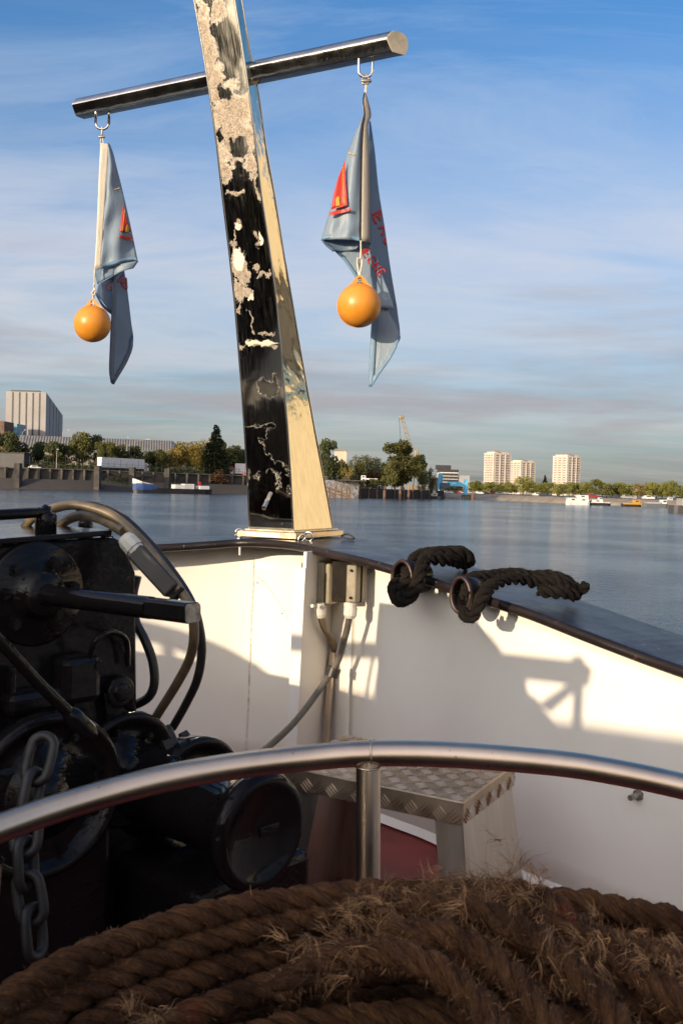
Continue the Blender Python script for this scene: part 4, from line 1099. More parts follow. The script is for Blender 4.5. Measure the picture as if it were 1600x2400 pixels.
M_pr = cloth_mat('red_print', (.62,.045,.03)); M_pr2 = cloth_mat('faded_red_print', (.45,.07,.07)); M_py = cloth_mat('yellow_print', (.75,.50,.05))
M_cord = mat('pale_cord', (.62,.56,.46), .7, 0, .2, 60, bump=.5, bs=200, bd=.002)
def interp(pl, t):
    L_ = [0]
    for a, b in zip(pl, pl[1:]): L_.append(L_[-1]+math.hypot(b[0]-a[0], b[1]-a[1]))
    s = t*L_[-1]; j = 0
    while j < len(L_)-2 and L_[j+1] < s: j += 1
    f = (s-L_[j])/max(1e-9, L_[j+1]-L_[j])
    return pl[j][0]+(pl[j+1][0]-pl[j][0])*f, pl[j][1]+(pl[j+1][1]-pl[j][1])*f
class Flag:
    def __init__(s, root, ox, oy, k): s.r = root; s.ox = ox; s.oy = oy; s.k = k
    def pt(s, x, y, d): return P(s.ox+x*s.k, s.oy+y*s.k, d(x, y))
    def panel(s, name, m, left, right, d, n=28, w_=10, bulge=0.0):
        l2 = [tuple(p) for p in cr([V(a[0], a[1], 0) for a in left], 5)]; r2 = [tuple(p) for p in cr([V(a[0], a[1], 0) for a in right], 5)]
        rows = []
        for i in range(n+1):
            a = interp(l2, i/n); b = interp(r2, i/n)
            row = []
            for j in range(w_+1):
                f = j/w_; x, y = a[0]+(b[0]-a[0])*f, a[1]+(b[1]-a[1])*f
                row.append(s.pt(x, y, d)+F*(-bulge*math.sin(math.pi*f)))
            rows.append(row)
        mb = MB(); mb.grid(rows); mb.uv = {}
        return mb.build(name, m, s.r, solid=.0012)
    def stroke(s, mb, pts, w_, d, off=.0035, clip=None):
        n = len(pts)
        if n < 2: return
        q = []
        for a, b in zip(pts, pts[1:]):
            k = max(1, int(math.hypot(b[0]-a[0], b[1]-a[1])/12))
            q += [(a[0]+(b[0]-a[0])*i/k, a[1]+(b[1]-a[1])*i/k) for i in range(k)]
        q.append(pts[-1])
        L_, R_2 = [], []
        for i, p in enumerate(q):
            a = q[max(0, i-1)]; b = q[min(len(q)-1, i+1)]; dx, dy = b[0]-a[0], b[1]-a[1]; l = math.hypot(dx, dy) or 1
            nx, ny = -dy/l*w_/2, dx/l*w_/2
            A = [p[0]+nx, p[1]+ny]; B = [p[0]-nx, p[1]-ny]
            if clip:
                for c in (A, B): c[0] = min(c[0], clip(c[1]))
            L_.append(s.pt(A[0], A[1], d)-F*off); R_2.append(s.pt(B[0], B[1], d)-F*off)
        mb.grid([L_, R_2])
    def poly(s, name, m, pts, d, off=.0035):
        # filled shape, cut in rows so it follows the cloth
        ys = [p[1] for p in pts]; y0, y1 = min(ys)+.01, max(ys)-.01; rows = []
        for i in range(13):
            y = y0+(y1-y0)*i/12; xs = []
            for a, b in zip(pts, pts[1:]+pts[:1]):
                if (a[1]-y)*(b[1]-y) < 0: xs.append(a[0]+(b[0]-a[0])*(y-a[1])/(b[1]-a[1]))
            if len(xs) < 2: continue
            xa, xb = min(xs), max(xs); rows.append([s.pt(xa+(xb-xa)*j/6, y, d)-F*off for j in range(7)])
        mb = MB(); mb.grid(rows); mb.uv = {}; return mb.build(name, m, s.r, solid=.0008)
GL = {'I': [[(.5,0),(.5,1)]], 'E': [[(.9,1),(.1,1),(.1,0),(.9,0)],[(.1,.52),(.75,.52)]],
      'R': [[(.1,0),(.1,1),(.7,1),(.9,.78),(.7,.52),(.1,.52)],[(.5,.52),(.95,0)]],
      'D': [[(.1,0),(.1,1),(.6,1),(.9,.7),(.9,.3),(.6,0),(.1,0)]],
      'G': [[(.95,.8),(.7,1),(.3,1),(.08,.75),(.08,.25),(.3,0),(.7,0),(.95,.2),(.95,.48),(.55,.48)]],
      'N': [[(.1,0),(.1,1),(.9,0),(.9,1)]], 'M': [[(0,0),(.15,1),(.5,.25),(.85,1),(1,0)]], '.': [[(.2,0),(.2,.12)]]}
def letters(fl, word, x, y, b, h, w_, adv, sw, d, m, name='lettering', clip=None):
    up = (b[1], -b[0]); mb = MB()
    for ch in word:
        for st_ in GL[ch]:
            fl.stroke(mb, [(x+b[0]*u*w_+up[0]*v*h, y+b[1]*u*w_+up[1]*v*h) for (u, v) in st_], sw, d, clip=clip)
        x += b[0]*adv*(.55 if ch == 'I' else 1); y += b[1]*adv*(.55 if ch == 'I' else 1)
    mb.uv = {}; return mb.build(name, m, fl.r, solid=.0006)

def buoy(cx_, cy_, r_px, d, eye_y, cord, label, tilt=0.0):
    c = P(cx_, cy_, d); R = r_px/FPX*d
    t = thing('float_buoy', c-Z*R, label, 'buoy', 'orange ball floats under the pennants')
    mb = MB(); prof = []
    for k in range(33):
        a = math.pi*k/32; rr_ = R*math.sin(a); z_ = -R*math.cos(a)
        if z_ > R*.72: rr_ = max(rr_, R*.0)
        prof.append((z_, rr_))
    mb.lathe(c, Z, prof, 48); mb.build('ball', M_buoy, t)
    mb = MB(); sr = [c+(RV*math.cos(a_)+Z*math.sin(a_))*(R+.0001) for a_ in [2*math.pi*k/64 for k in range(64)]]; mb.tube(sr, .0011, 6, closed=True); mb.build('mould_seam', M_buoy, t)
    # moulded lug with a hole
    lg = R*1.36; mb = MB(); seg = 14
    side = RV; N_ = 20
    hole = c+Z*(R*1.17); hr = R*.105
    def tri(th):   # outline radius around the hole centre
        cz = math.cos(th)
        return None
    outl = [(-.62,.80),(-.36,1.02),(-.20,1.24),(-.12,1.34),(0,1.375),(.12,1.34),(.20,1.24),(.36,1.02),(.62,.80)]
    ring = [(hr/R*math.sin(math.pi*(k-4)/4*.92), 1.17+hr/R*math.cos(math.pi*(k-4)/4*.92)) for k in range(9)]
    for s_ in (-1, 1):
        A_ = [c+side*(x*R)+Z*(y*R)+F*(s_*R*.085) for x, y in outl]; B_ = [c+side*(x*R)+Z*(y*R)+F*(s_*R*.085) for x, y in ring]
        mb.grid([A_, B_])
    mb.grid([[c+side*(x*R)+Z*(y*R)-F*R*.085 for x, y in outl],[c+side*(x*R)+Z*(y*R)+F*R*.085 for x, y in outl]])
    mb.grid([[c+side*(x*R)+Z*(y*R)-F*R*.085 for x, y in ring],[c+side*(x*R)+Z*(y*R)+F*R*.085 for x, y in ring]])
    mb.uv = {}; mb.build('lug', M_buoy, t, bevel=.001)
    mb = MB()
    for q in cord:
        mb.tube(cr([P(*p) for p in q], 6), .0028, 8)
    mb.build('cord', M_cord, t)
    return c, R
def buoy_mat():
    m, t, b = newmat('orange_float')
    n = t.noise(9, 6, .65, .4); sp = t.ramp(t.noise(42, 6, .7, .8), [(.62, 0.0), (.72, 1.0)])
    c = t.mix(t.ramp(n, [(.35, 0.0), (.7, 1.0)]), (.60,.22,.022), (.72,.29,.03))
    c = t.mix(t.math('MULTIPLY', sp, .6), c, (.30,.12,.03)); t.l.new(c, b.inputs['Base Color'])
    t.l.new(t.math('ADD', .26, t.math('MULTIPLY', n, .25)), b.inputs['Roughness']); b.inputs['Subsurface Weight'].default_value = .08; b.inputs['Subsurface Radius'].default_value = (.02,.008,.002)
    t.l.new(t.bump(t.noise(30, 4), .06, .003), b.inputs['Normal']); return m
M_buoy = buoy_mat()

# --- left pennant (crop coordinates: 150,280 + .2721*z)
fl = thing('pennant', P(235,880,dL), 'left blue grey pennant with bright cream sleeve hanging furled from the crossbar', 'pennant', 'pennants hanging from the crossbar')
A1 = Flag(fl, 150, 280, .2721)
def dl1(x, y): return dL + .00022*(x-330) + .006*math.sin(x*.035+y*.006) + .004*math.sin(y*.02+x*.02)
def dls(x, y): return dL - .006 + .0001*(x-300)
def dl2(x, y): return dL + .045 + .0004*(x-400) + .004*math.sin(x*.05)
def dl3(x, y): return dL + .06 + .0009*(x-430)
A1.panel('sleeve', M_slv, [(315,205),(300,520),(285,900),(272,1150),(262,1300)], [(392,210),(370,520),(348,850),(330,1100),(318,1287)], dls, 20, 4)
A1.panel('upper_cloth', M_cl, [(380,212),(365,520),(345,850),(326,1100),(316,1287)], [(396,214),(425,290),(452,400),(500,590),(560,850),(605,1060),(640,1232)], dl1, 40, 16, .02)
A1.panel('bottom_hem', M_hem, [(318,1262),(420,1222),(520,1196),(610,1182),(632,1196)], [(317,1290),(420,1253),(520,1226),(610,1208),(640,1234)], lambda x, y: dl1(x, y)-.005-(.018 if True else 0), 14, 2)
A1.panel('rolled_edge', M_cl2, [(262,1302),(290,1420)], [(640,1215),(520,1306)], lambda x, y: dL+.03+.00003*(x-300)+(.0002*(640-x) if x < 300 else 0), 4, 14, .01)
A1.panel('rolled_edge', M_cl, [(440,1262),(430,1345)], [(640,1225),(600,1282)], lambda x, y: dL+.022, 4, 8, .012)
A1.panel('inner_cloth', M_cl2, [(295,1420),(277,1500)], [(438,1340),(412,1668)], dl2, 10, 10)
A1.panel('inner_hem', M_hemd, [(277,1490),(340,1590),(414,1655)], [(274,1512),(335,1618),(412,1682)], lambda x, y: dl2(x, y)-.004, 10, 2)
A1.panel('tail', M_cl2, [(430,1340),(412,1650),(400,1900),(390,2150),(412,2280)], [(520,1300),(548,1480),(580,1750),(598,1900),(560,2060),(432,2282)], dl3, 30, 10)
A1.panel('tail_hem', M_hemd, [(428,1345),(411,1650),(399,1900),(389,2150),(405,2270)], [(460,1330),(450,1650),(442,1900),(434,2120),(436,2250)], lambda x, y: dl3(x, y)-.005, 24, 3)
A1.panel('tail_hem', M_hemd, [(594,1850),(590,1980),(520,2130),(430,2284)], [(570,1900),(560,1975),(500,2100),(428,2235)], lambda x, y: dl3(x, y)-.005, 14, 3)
A1.poly('printed_tower', M_pr, [(524,740),(545,840),(592,985),(498,985),(506,880)], dl1, .026)
A1.poly('printed_base', M_pr, [(487,1012),(600,1030),(608,1058),(486,1034)], dl1, .026)
A1.poly('printed_door', M_py, [(552,945),(562,922),(572,940),(574,988),(546,988)], dl1, .029)
mb = MB(); A1.stroke(mb, [(538,800),(518,980)], 4, dl1, .029); mb.uv = {}; mb.build('yellow_line', M_py, fl, solid=.0006); mb = MB(); A1.stroke(mb, [(450,620),(497,606)], 6, dl1, .024); mb.uv = {}; mb.build('yellow_line', M_py, fl, solid=.0006)
letters(A1, 'G', 352, 1452, (.85,.53), 75, 60, 60, 9, dl2, M_pr2)
mb = MB(); A1.stroke(mb, [(470,1405),(520,1335),(500,1420),(538,1370),(545,1465),(505,1425)], 19, dl3, .006); mb.uv = {}; mb.build('lettering', M_pr2, fl, solid=.0006)
for (x, y) in ():
    pass
mb = MB(); s0 = eL; s1 = P(239,333,dL)
mb.tube([eL+Z*.008, eL-Z*.01, P(239,318,dL)], .0042, 10); mb.lathe(P(239,321,dL)-RV*.012, RV, [(0,.005),(.004,.0055),(.02,.0055),(.024,.005)], 12)
mb.build('snap_shackle', M_bare, fl); mb = MB(); mb.tube([P(237,318,dL), P(236,338,dL)], .0022, 8); mb.tube([P(241,318,dL), P(243,338,dL)], .0022, 8); mb.build('cord', M_cord, fl)
k_ = .2721
def q1(x, y, d): return (150+x*k_, 280+y*k_, d)
buoy(217, 759, 42.5, dL-.02, 0, [[q1(266,1290,dL-.01), q1(265,1360,dL-.015), q1(262,1440,dL-.02)],
     [q1(268,1410,dL-.025), q1(256,1440,dL-.03), q1(272,1462,dL-.03), q1(250,1480,dL-.03), q1(240,1500,dL-.03), q1(262,1512,dL-.03), q1(270,1480,dL-.028), q1(255,1455,dL-.02)],
     [q1(262,1480,dL-.022), q1(258,1540,dL-.022), q1(259,1592,dL-.022)], [q1(252,1500,dL-.024), q1(254,1560,dL-.026), q1(262,1596,dL-.028)]],
     'smaller looking orange ball float hanging beside the left pennant')

# --- right pennant (crop coordinates: 730,200 + .3062*z)
fr_ = thing('pennant', P(866,900,dR), 'right blue grey pennant with red tower print and lettering hanging from the crossbar', 'pennant', 'pennants hanging from the crossbar')
A2 = Flag(fr_, 730, 200, .3062)
def da(x, y): return dR + .0001*(380-x) + .004*math.sin(x*.045+y*.004) + .003*math.sin(y*.03+x*.03)*sm(900,1150,y)
def dsv(x, y): return dR - .012 + .0003*max(0, x-400)
def db(x, y): return dR + .02 + .00055*(x-440) + .003*math.sin(x*.03+y*.004)
def dt(x, y): return dR + .075 - .0001*(x-500)
def dc(x, y): return dR + .055
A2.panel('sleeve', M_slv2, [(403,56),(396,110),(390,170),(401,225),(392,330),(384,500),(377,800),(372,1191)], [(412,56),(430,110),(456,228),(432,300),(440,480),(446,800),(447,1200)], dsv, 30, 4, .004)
mb = MB(); pts_ = [A2.pt(x, y, dsv)-F*.004 for x, y in cr([V(403,58,0),V(394,120,0),V(403,225,0),V(392,330,0),V(383,500,0),V(377,800,0),V(372,1190,0)], 8) for z_ in [0]] if False else [A2.pt(v_.x, v_.y, dsv)-F*.004 for v_ in cr([V(403,58,0),V(394,120,0),V(403,225,0),V(392,330,0),V(383,500,0),V(377,800,0),V(372,1190,0)], 8)]
mb.tube(pts_, .0016, 6); mb.build('stitched_edge', M_pbox2, fr_)
A2.panel('left_cloth', M_cl, [(392,236),(330,370),(275,520),(205,720),(155,900),(110,1060),(72,1186)], [(396,250),(390,400),(382,600),(378,760),(375,900),(373,1050),(372,1192)], da, 44, 16, .018)
A2.panel('bottom_hem', M_hem, [(80,1156),(160,1140),(240,1140),(372,1162)], [(72,1188),(160,1170),(240,1168),(372,1194)], lambda x, y: da(x, y)-.012, 14, 2)
A2.panel('rolled_edge', M_cl2, [(84,1158),(73,1186),(120,1225),(180,1262)], [(373,1145),(373,1193),(362,1225),(340,1252)], lambda x, y: dR+.03, 6, 14, -.02)
A2.panel('lower_hem', M_hemd, [(71,1184),(110,1230),(165,1275)], [(88,1184),(130,1222),(190,1262)], lambda x, y: dR+.012, 8, 2)
A2.panel('lower_cloth', M_cl, [(170,1262),(230,1322),(290,1400),(345,1476),(400,1560),(520,1700)], [(372,1194),(462,1200),(500,1300),(540,1450),(600,1600),(640,1720)], dc, 16, 14)
A2.panel('lower_hem', M_hem, [(168,1262),(240,1336),(292,1408),(340,1480),(400,1560)], [(192,1258),(258,1322),(310,1392),(358,1464),(420,1550)], lambda x, y: dc(x, y)-.006, 14, 3)
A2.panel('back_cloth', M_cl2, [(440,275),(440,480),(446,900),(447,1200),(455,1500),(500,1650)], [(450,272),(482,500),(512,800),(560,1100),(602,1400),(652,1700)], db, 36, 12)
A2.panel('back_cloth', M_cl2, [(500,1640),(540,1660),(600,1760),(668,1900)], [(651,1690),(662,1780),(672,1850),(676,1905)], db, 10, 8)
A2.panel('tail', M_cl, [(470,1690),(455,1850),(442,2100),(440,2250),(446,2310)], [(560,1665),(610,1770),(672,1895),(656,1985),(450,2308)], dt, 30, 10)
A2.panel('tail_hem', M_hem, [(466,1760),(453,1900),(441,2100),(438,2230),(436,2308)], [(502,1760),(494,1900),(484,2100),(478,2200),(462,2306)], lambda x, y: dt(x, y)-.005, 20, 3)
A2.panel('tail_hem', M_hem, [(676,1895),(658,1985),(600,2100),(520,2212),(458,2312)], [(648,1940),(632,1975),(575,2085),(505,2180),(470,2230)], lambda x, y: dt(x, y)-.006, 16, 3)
A2.poly('printed_tower', M_pr, [(255,595),(262,760),(275,940),(152,972),(165,870),(198,740)], da, .030)
A2.poly('printed_base', M_pr, [(141,990),(298,960),(296,984),(138,1020)], da, .030)
A2.poly('printed_door', M_py, [(188,892),(200,872),(214,884),(219,944),(187,950)], da, .034)
mb = MB(); A2.stroke(mb, [(240,650),(238,760),(243,860),(252,942)], 4, da, .033); mb.uv = {}; mb.build('yellow_line', M_py, fr_, solid=.0006); mb = MB(); A2.stroke(mb, [(276,530),(328,552)], 6, da, .022); mb.uv = {}; mb.build('yellow_line', M_py, fr_, solid=.0006)
def redge(y): 
    pts = [(450,272),(482,500),(512,800),(560,1100),(602,1400),(652,1700)]
    for a, b in zip(pts, pts[1:]):
        if a[1] <= y <= b[1]: return a[0]+(b[0]-a[0])*(y-a[1])/(b[1]-a[1])-3
    return 640
letters(A2, 'IERD.', 448, 962, (.42,.907), 78, 70, 92, 17, db, M_pr, clip=redge)
letters(A2, 'IEGNE', 362, 1262, (.60,.80), 62, 46, 62, 10, lambda x, y: min(db(x, y), dc(x, y)) if x > 447 else dc(x, y), M_pr, clip=redge)
mb = MB(); mb.tube(cr([eR+Z*.01, eR-Z*.004+RV*.012, P(862,196,dR), P(850,196,dR), eR-RV*.010-Z*.004], 5, True), .0035, 8, closed=True)
mb.lathe(P(846,190,dR), RV, [(0,.005),(.006,.0065),(.03,.0065),(.036,.004)], 12); mb.build('snap_shackle', M_bare, fr_)
mb = MB(); mb.tube([P(857,196,dR), P(854,220,dR)], .0022, 8); mb.tube([P(859,196,dR), P(857,220,dR)], .0022, 8); mb.build('cord', M_cord, fr_)
k2 = .3062
def q2(x, y, d): return (730+x*k2, 200+y*k2, d)
coil_ = [q2(358+ (12 if i % 2 else -2), 1320+i*8, dR-.02) for i in range(12)]
buoy(841, 716, 51, dR-.05, 0, [[q2(376,1190,dR-.02), q2(377,1260,dR-.025), q2(374,1330,dR-.03)], coil_, [q2(384,1330,dR-.028), q2(384,1370,dR-.03), q2(372,1430,dR-.04), q2(366,1490,dR-.05)],
     [q2(352,1320,dR-.026), q2(350,1370,dR-.03), q2(360,1440,dR-.04), q2(372,1492,dR-.05)]],
     'larger looking orange ball float hanging in front of the right pennant')
# ================================================================== river and banks
def water_mat():
    m, t, b = newmat('river_water')
    b.inputs['Base Color'].default_value = (.030,.052,.075,1); b.inputs['Roughness'].default_value = .12; b.inputs['IOR'].default_value = 1.33
    o = t.obj()
    a = t.noise(.9, 4, .6, .3, sc3=(1, 1.6, 1)); c = t.noise(4.5, 4, .6, .3, sc3=(1, 1.5, 1)); d = t.noise(.045, 4, .6, .4)
    patch = t.ramp(d, [(.40, .22), (.60, 1.0)])
    h = t.math('MULTIPLY', t.math('ADD', a, t.math('MULTIPLY', c, .40)), patch)
    t.l.new(t.bump(h, .9, .20), b.inputs['Normal']); return m
M_water = water_mat()
mb = MB(); Rw = 9000
rows = [[V(x, y, WATER_Z) for x in (-Rw, -400, 0, 400, Rw)] for y in (-600, 0, 300, 900, Rw)]
mb.grid(rows); mb.uv = {}; tag(mb.build('water', M_water), kind='structure')

M_conc = mat('dark_quay_concrete', (.042,.036,.031), .9, 0, .5, .35, bump=.4, bs=3, bd=.05, col2=(.035,.030,.027))
M_conc2 = mat('grey_quay_concrete', (.070,.060,.052), .9, 0, .4, .4, bump=.3, bs=3, bd=.05)
M_stone = mat('pale_bank_stone', (.34,.27,.20), .9, 0, .4, .25, bump=.4, bs=2, bd=.08, col2=(.17,.14,.10))
M_beige = mat('beige_reflected_wall', (.50,.44,.33), .85, 0, .25, .12, col2=(.48,.41,.30))  # for the added block mirrored in the mast
M_soil = mat('bank_soil', (.07,.065,.045), .95, 0, .4, .1)
M_grav = mat('quay_ground', (.16,.14,.12), .95, 0, .3, .2)
def W(px, py): return G(px, py, WATER_Z)
def B2(zx, zy): return 700+zx*.574, 950+zy*.574        # right crop
def B1(zx, zy): return zx*.523, 850+zy*.523            # left crop
LEFTZ = 3.9; MIDZ = 2.6; RIGHTZ = -.85
# left quay line
ql = [W(-900,1118), W(-300,1135), W(0,1145), W(230,1151), W(400,1154), W(575,1158), W(700,1162), W(768,1165.5)]
def sheet(name, line, z, back, m, lip=0.0):
    far = [V(p.x*back, p.y*back, z) for p in line]; near = [V(p.x, p.y, z) for p in line]
    mb = MB(); mb.grid([near, [n.lerp(f, .04) for n, f in zip(near, far)], far]); mb.uv = {}
    return tag(mb.build(name, m), kind='structure')
def push(line, s): return [V(p.x*s, p.y*s, p.z) for p in line]
sheet('quay_ground', push(ql, 1.045), LEFTZ, 6.0, M_grav)
qw = thing('quay_wall', ql[2], 'long dark concrete quay wall with sloping foot along the left shore', 'quay wall')
foot = push(ql, 1.0); top_low = [V(p.x, p.y, WATER_Z+3.6) for p in push(ql, 1.025)]; up0 = [V(p.x, p.y, WATER_Z+3.6) for p in push(ql, 1.035)]; up1 = [V(p.x, p.y, LEFTZ) for p in push(ql, 1.037)]
mb = MB(); mb.grid([[p-Z for p in foot], top_low, up0]); mb.uv = {}; mb.build('sloping_foot', M_conc, qw)
mb = MB(); mb.grid([up0, up1, [V(p.x, p.y, LEFTZ) for p in push(ql, 1.05)]]); mb.uv = {}; mb.build('upper_wall', M_conc, qw)
mb = MB(); mb.grid([[p+Z*.0 for p in push(up1, .998)], [p+Z*.45 for p in push(up1, .998)], [p+Z*.45 for p in push(up1, 1.003)]]); mb.uv = {}; mb.build('coping', M_conc2, qw)
def at(px, s=1.0, line=ql):         # ground point on a shoreline direction, s times as far
    D = P(px, 1150, 1); ang = math.atan2(D.x, D.y)
    for a, b in zip(line, line[1:]):
        aa, ab = math.atan2(a.x, a.y), math.atan2(b.x, b.y)
        if aa <= ang <= ab:
            f = (ang-aa)/(ab-aa); p = a.lerp(b, f); return V(p.x*s, p.y*s, 0)
    p = line[0] if ang < math.atan2(line[0].x, line[0].y) else line[-1]
    r = math.hypot(p.x, p.y)*s; return V(r*math.sin(ang), r*math.cos(ang), 0)
def pil(px, zt, w_=1.6):
    p = at(px, 1.012); mb = MB(); mb.box(V(p.x, p.y, (WATER_Z-1+zt)/2), (w_, 3.0, zt-WATER_Z+1)); mb.build('pier', M_conc2, qw, bevel=.05)
for zx in (82,437,587,748): pil(zx*.523, 5.6, 1.9)
for k in range(24):
    p = at(-40+k*26.5, 1.033); mb = MB(); mb.box(V(p.x, p.y, (WATER_Z+3.6+LEFTZ)/2+.2), (.7, 1.2, LEFTZ-WATER_Z-3.4)); mb.build('pilaster', M_conc2, qw)

# right shore: line of the far bank
qr = [W(768,1166), W(900,1168.2), W(1040,1169.5), W(1160,1172.5), W(1330,1180.5), W(1450,1185), W(1600,1191), W(1900,1203), W(2600,1235)]
sheet('far_bank_ground', push(qr, 1.06), RIGHTZ, 7.0, M_soil)
mb = MB(); mb.grid([[p-Z for p in qr], [V(p.x, p.y, WATER_Z+.9) for p in push(qr, 1.012)], [V(p.x, p.y, RIGHTZ+.03) for p in push(qr, 1.045)], [V(p.x, p.y, RIGHTZ+.03) for p in push(qr, 1.07)]])
mb.uv = {}; tag(mb.build('stone_bank', M_stone), kind='structure')
# land filling behind everything to the horizon
mb = MB(); ln = [at(x, 4.5, ql if x < 760 else qr) for x in range(-900, 2600, 100)]
mb.grid([[V(p.x, p.y, -.9) for p in ln], [V(p.x*6, p.y*6, -.9) for p in ln]]); mb.uv = {}; tag(mb.build('plain', M_soil), kind='structure')

# ------------------------------------------------------------------ foliage
def leaf_mat(name, col, col2, tr=.25):
    m, t, b = newmat(name)
    n = t.noise(.55, 4, .6, .3)
    inf = t.n.new('ShaderNodeObjectInfo')
    f = t.math('ADD', t.math('MULTIPLY', t.ramp(n, [(.3, 0.0), (.7, 1.0)]), .7), t.math('MULTIPLY', inf.outputs['Random'], .3))
    c = t.mix(f, col, col2); t.l.new(c, b.inputs['Base Color']); b.inputs['Roughness'].default_value = .7; b.inputs['Specular IOR Level'].default_value = .2
    tl = t.n.new('ShaderNodeBsdfTranslucent'); t.l.new(c, tl.inputs[0]); mx = t.n.new('ShaderNodeMixShader'); mx.inputs[0].default_value = tr
    t.l.new(b.outputs[0], mx.inputs[1]); t.l.new(tl.outputs[0], mx.inputs[2]); t.l.new(mx.outputs[0], t.n['Material Output'].inputs[0]); return m
L_dark = leaf_mat('dark_green_leaves', (.038,.050,.018), (.090,.098,.034))
L_mid = leaf_mat('olive_green_leaves', (.075,.082,.026), (.16,.15,.045))
L_yel = leaf_mat('autumn_leaves', (.20,.155,.04), (.32,.235,.055))
L_pop = leaf_mat('poplar_leaves', (.065,.078,.026), (.16,.145,.045))
L_con = leaf_mat('conifer_needles', (.010,.017,.010), (.022,.030,.014), .1)
L_pln = leaf_mat('plane_tree_leaves', (.15,.16,.04), (.28,.26,.06))
L_red = leaf_mat('russet_leaves', (.07,.035,.02), (.13,.07,.03))
M_bark = mat('tree_bark', (.07,.055,.04), .9, 0, .3, 3)
def crown_mesh(name, m, kind, n, leaf, seed):
    rr = random.Random(seed); vs = []; fs = []
    cl = []
    if kind == 'round':
        for _ in range(17):
            a = rr.uniform(0, 6.283); r = rr.uniform(.05,.36); z = rr.uniform(.25,.86)
            r *= math.sin(math.pi*min(1, max(.12, (z-.08)/.95)))+.12
            cl.append((r*math.cos(a), r*math.sin(a), z, rr.uniform(.10,.19)))
    elif kind == 'wide':
        for _ in range(30):
            a = rr.uniform(0, 6.283); z = rr.uniform(.12,.90); r = rr.uniform(.05,.46)*(1-abs(z-.42)*.9)
            cl.append((r*math.cos(a), r*math.sin(a), z, rr.uniform(.08,.15)))
    elif kind == 'column':
        for k in range(16):
            z = .06+.88*k/15; r0 = .12*math.sin(math.pi*min(1, .12+.86*z))
            a = rr.uniform(0, 6.283); cl.append((r0*.55*math.cos(a), r0*.55*math.sin(a), z, .05+r0*.5))
    elif kind == 'cone':
        for k in range(22):
            z = .05+.93*k/21; r0 = .17*(1-z)**.75*min(1, .5+z*4); a = rr.uniform(0, 6.283)
            cl.append((r0*.5*math.cos(a), r0*.5*math.sin(a), z, .025+r0*.75))
    tot = sum(c[3]**2 for c in cl)
    for (x, y, z, r) in cl:
        for _ in range(int(n*r*r/tot)):
            d = V(rr.gauss(0,1), rr.gauss(0,1), rr.gauss(0,1)).normalized()*(r*rr.uniform(.55,1.08))
            c = V(x+d.x, y+d.y, z+d.z*.85)
            u = V(rr.gauss(0,1), rr.gauss(0,1), rr.gauss(0,1)).normalized(); v = u.orthogonal().normalized(); s = leaf*rr.uniform(.6,1.3)
            b = len(vs); vs += [c-u*s, c+v*s*.7, c+u*s, c-v*s*.7]; fs.append((b, b+1, b+2, b+3))
    me = bpy.data.meshes.new(name); me.from_pydata(vs, [], fs); me.materials.append(m); return me
def trunk_mesh(kind, seed):
    rr = random.Random(seed); mb = MB()
    tw = {'round': .028, 'wide': .035, 'column': .018, 'cone': .02}[kind]; top = {'round': .75, 'wide': .75, 'column': .9, 'cone': .9}[kind]
    mb.tube([V(0,0,-.03), V(.005,0,.1), V(rr.uniform(-.02,.02),0,.4), V(0,0,top)], [tw, tw*.75, tw*.5, tw*.12], 7)
    if kind in ('round', 'wide'):
        for k in range(7):
            a = rr.uniform(0, 6.283); z0 = rr.uniform(.18,.5); R = rr.uniform(.18,.34)
            mb.tube([V(0,0,z0), V(R*.5*math.cos(a), R*.5*math.sin(a), z0+.12), V(R*math.cos(a), R*math.sin(a), z0+.28)], [tw*.4, tw*.25, tw*.08], 5)
    me = bpy.data.meshes.new('trunk'); me.from_pydata(mb.v, [], mb.f); me.materials.append(M_bark); return me
PROTO = {}
def protos(key, m, kind, n, leaf, k=3):
    PROTO[key] = [(crown_mesh('crown', m, kind, n, leaf, 100+i*7+hash(kind) % 1), trunk_mesh(kind, i)) for i in range(k)]
protos('dark', L_dark, 'round', 2200, .034); protos('mid', L_mid, 'round', 2200, .034); protos('yellow', L_yel, 'round', 1300, .032, 2)
protos('poplar', L_pop, 'column', 1100, .020, 2); protos('conifer', L_con, 'cone', 4200, .022, 1); protos('plane', L_pln, 'round', 1100, .036, 4)
protos('willow', L_mid, 'wide', 9000, .022, 1); protos('bigdark', L_dark, 'wide', 6000, .022, 1); protos('russet', L_red, 'round', 1000, .036, 1)
tcount = 0
def tree(key, px, ytop, ybase, s, gz, name, label, group=None, wr=1.0, line=None, cat='tree'):
    """px, ytop, ybase in photo pixels; s = how many times as far as the shore"""
    global tcount; tcount += 1
    p = at(px, s, line or (ql if px < 768 else qr)); d = V(p.x, p.y, 0).dot(F)
    base = V(p.x, p.y, gz); top = P(px, ytop, d); h = max(1.5, top.z-gz)
    cm, tm = PROTO[key][tcount % len(PROTO[key])]
    t = thing(name, base, label, cat, group)
    for nm, me in (('crown', cm), ('trunk', tm)):
        o = bpy.data.objects.new(nm, me); COL.objects.link(o); o.parent = t
    t.scale = (h*wr, h*wr, h); t.rotation_euler.z = tcount*1.7
    return t
